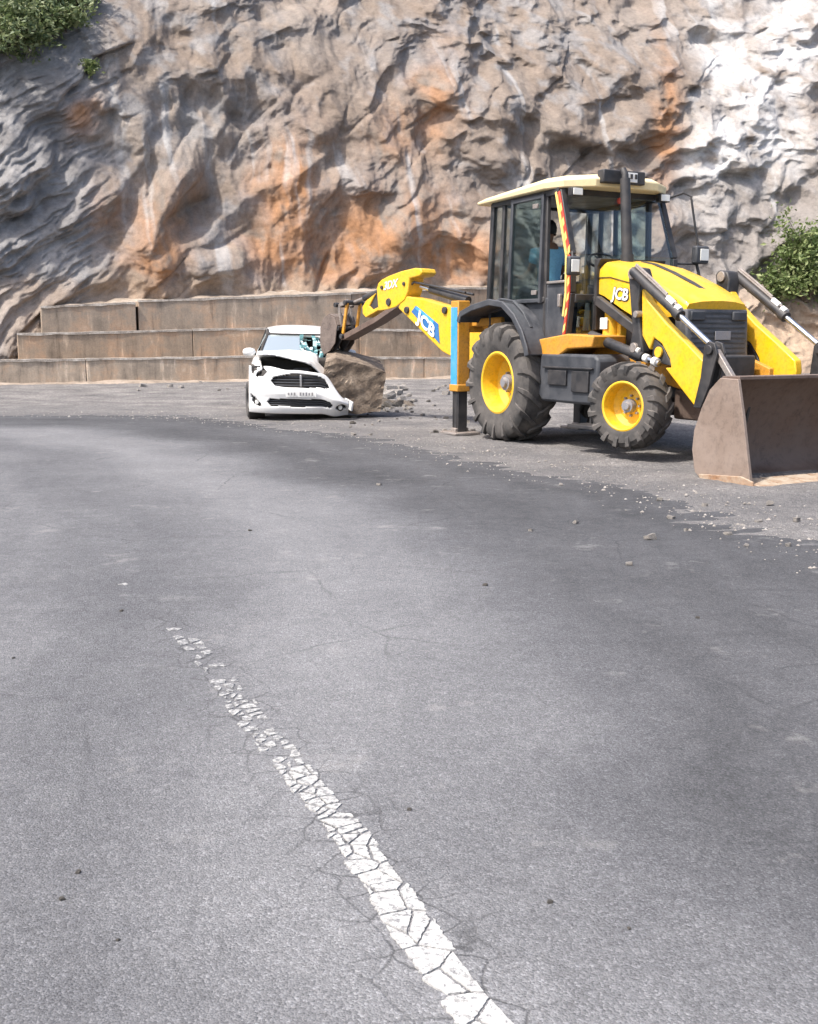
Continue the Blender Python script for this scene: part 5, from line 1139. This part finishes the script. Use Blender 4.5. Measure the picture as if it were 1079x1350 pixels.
# gravel too small to count
gm = MB(); oct_v = [Vector(p) for p in ((1,0,0),(-1,0,0),(0,1,0),(0,-1,0),(0,0,.7),(0,0,-.5))]; oct_f = [(0,2,4),(2,1,4),(1,3,4),(3,0,4),(2,0,5),(1,2,5),(3,1,5),(0,3,5)]
for i in range(3600):
    e = random.random()
    if e < .55:
        q = random.random()*(len(EX)-1); a = int(q); t = q-a; bx0 = EX[a]+(EX[a+1]-EX[a])*t; off = abs(random.gauss(0,1))*1.3 - .5; X_, Y_ = bx0[0]+random.gauss(0,.3), bx0[1]+off
    else: X_, Y_ = random.uniform(-6, 9), random.uniform(9, 27)
    if Y_ < 5 or abs(X_/Y_) > .42: continue
    dd = float(0)
    s_ = min(.035, random.lognormvariate(-4.95, .45)); rz = random.uniform(0, 6.28); ca_, sa_ = math.cos(rz), math.sin(rz); sc = (s_*random.uniform(.7,1.4), s_*random.uniform(.7,1.2), s_)
    gm.add([Vector((X_+ca_*v.x*sc[0]-sa_*v.y*sc[1], Y_+sa_*v.x*sc[0]+ca_*v.y*sc[1], .016+v.z*sc[2])) for v in oct_v], oct_f)
GP = np.array(gm.v).reshape(-1, 6, 3); dg = -dist_edge(GP[:,0,0], GP[:,0,1]); kk = dg > -.55
GP[dg < .25, :, 2] -= .014
gm.v = [tuple(p) for p in GP[kk].reshape(-1, 3)]; nf = int(kk.sum()); gm.f = [tuple(i*6+k for k in f) for i in range(nf) for f in oct_f]
og = gm.build('loose_gravel', M['stone'], None, smooth=0); tag(og, kind='stuff')

# ------------------------------------------------------------------ bushes on the slope
def mat_leaf(name, a, b, c_):
    m, n, l, bs = newmat(name); ge = N(n, 'ShaderNodeNewGeometry'); r = ramp(n, l, ge.outputs['Random Per Island'], [(0, a), (.55, b), (1, c_)])
    l.new(r, bs.inputs['Base Color']); bs.inputs['Roughness'].default_value = .55
    tr = N(n, 'ShaderNodeBsdfTranslucent'); l.new(r, tr.inputs[0]); mx = N(n, 'ShaderNodeMixShader'); mx.inputs[0].default_value = .3
    l.new(bs.outputs[0], mx.inputs[1]); l.new(tr.outputs[0], mx.inputs[2]); l.new(mx.outputs[0], n['Material Output'].inputs[0]); return m
M['leaf'] = mat_leaf('leaf_green', (.07,.11,.03), (.16,.215,.07), (.30,.34,.15)); M['leaf2'] = mat_leaf('leaf_olive', (.08,.12,.05), (.17,.22,.09), (.30,.33,.17))
M['bark'] = paint('bark', (.10,.075,.055), .9, dust=.3)
def bush(loc, rx, ry, rz, nl, leaf, mat, label, group, nst=9, droop=.0):
    root = empty('bush', loc); tag(root, label, 'bush', group); rs = random.Random(int(abs(loc[0]*100)+nl)); tips = []
    sm = MB()
    for k in range(nst):
        a = rs.uniform(0, 6.28); e = rs.uniform(.0, 1.35); L_ = rs.uniform(.7, 1.0)
        tip = Vector((math.cos(a)*math.cos(e)*rx*L_*1.1, math.sin(a)*math.cos(e)*ry*L_*1.1, rz*(.18+1.2*math.sin(e)*L_)))
        mid_ = tip*.5 + Vector((0,0,.12*rz)); sm.tube([Vector((rs.uniform(-.08,.08), rs.uniform(-.08,.08), -.1)), mid_, tip], [.022*rz,.014*rz,.005*rz], 5); tips += [mid_, tip, mid_.lerp(tip,.5)]
        for h in range(4):
            s0 = mid_.lerp(tip, rs.uniform(0,.9)); t2 = s0 + Vector((rs.gauss(0,.35)*rx, rs.gauss(0,.35)*ry, rs.gauss(.08,.25)*rz)); sm.tube([s0, t2], [.009*rz,.004*rz], 4); tips += [t2, s0.lerp(t2,.6)]
    sm.build('stems', M['bark'], root, smooth=40)
    V_ = []; F_ = []
    for i in range(nl):
        b = rs.choice(tips); p = b + Vector((rs.gauss(0,.13)*rx, rs.gauss(0,.13)*ry, rs.gauss(0,.12)*rz)); d_ = Vector((rs.gauss(0,1), rs.gauss(0,1), rs.gauss(.25-droop,.7))).normalized(); w = d_.orthogonal().normalized(); w.rotate(Matrix.Rotation(rs.uniform(0,6.28), 3, d_)); l1 = leaf*rs.uniform(.6,1.4); w = w*l1*.24; nn_ = d_.cross(w).normalized()*l1*.08; o = len(V_)
        V_ += [p, p+d_*l1*.45+w+nn_, p+d_*l1, p+d_*l1*.45-w+nn_]; F_ += [(o,o+1,o+2),(o,o+2,o+3)]
    cm_ = MB(); cm_.v = [tuple(v) for v in V_]; cm_.f = F_; me = bpy.data.meshes.new('foliage'); me.from_pydata(cm_.v, [], cm_.f); me.materials.append(M[mat]); o = bpy.data.objects.new('foliage', me); col.objects.link(o); o.parent = root
    return root
p = cliff_at(1062, 392); bush(tuple(p + Vector((0,-.25,-.05))), 1.35, 1.0, 1.75, 8500, .18, 'leaf', 'dense green bush growing on the earth slope behind the front shovel', None, 24)
p = cliff_at(1110, 380); bush(tuple(p + Vector((.1,-.2,-.05))), 1.2, 1.0, 1.8, 4000, .19, 'leaf', 'second green bush on the slope, right beside the dense one', None, 16)
TG = 'bushes at the top of the grey rock'
for px, py, r_, n_l, lb_ in [(12,52,1.2,4200,'olive green bush whose twigs hang lowest over the grey rock'),(48,40,1.1,4000,'olive green bush hanging over the grey rock, between two others'),(88,26,.95,3200,'olive green bush at the end of the row above the grey rock'),
                          (20,12,1.3,3800,'broad olive bush on the cliff top, behind the hanging row'),(68,5,1.2,3600,'olive bush on the cliff top, beside the broad one'),(-25,62,1.2,2600,'olive bush on the grey rock above the wall end'),(105,2,.9,2200,'small olive bush on the cliff top beside bare rock')]:
    p = cliff_at(px, py); bush(tuple(p + Vector((0,-.3,-.3))), r_, .7*r_, .75*r_, int(n_l*.7), .16, 'leaf2', lb_, TG, 9, .5)
p = cliff_at(122, 95); bush(tuple(p + Vector((0,-.15,-.15))), .3, .3, .35, 500, .10, 'leaf', 'tiny green tuft rooted in a cleft of the grey rock', None, 5)
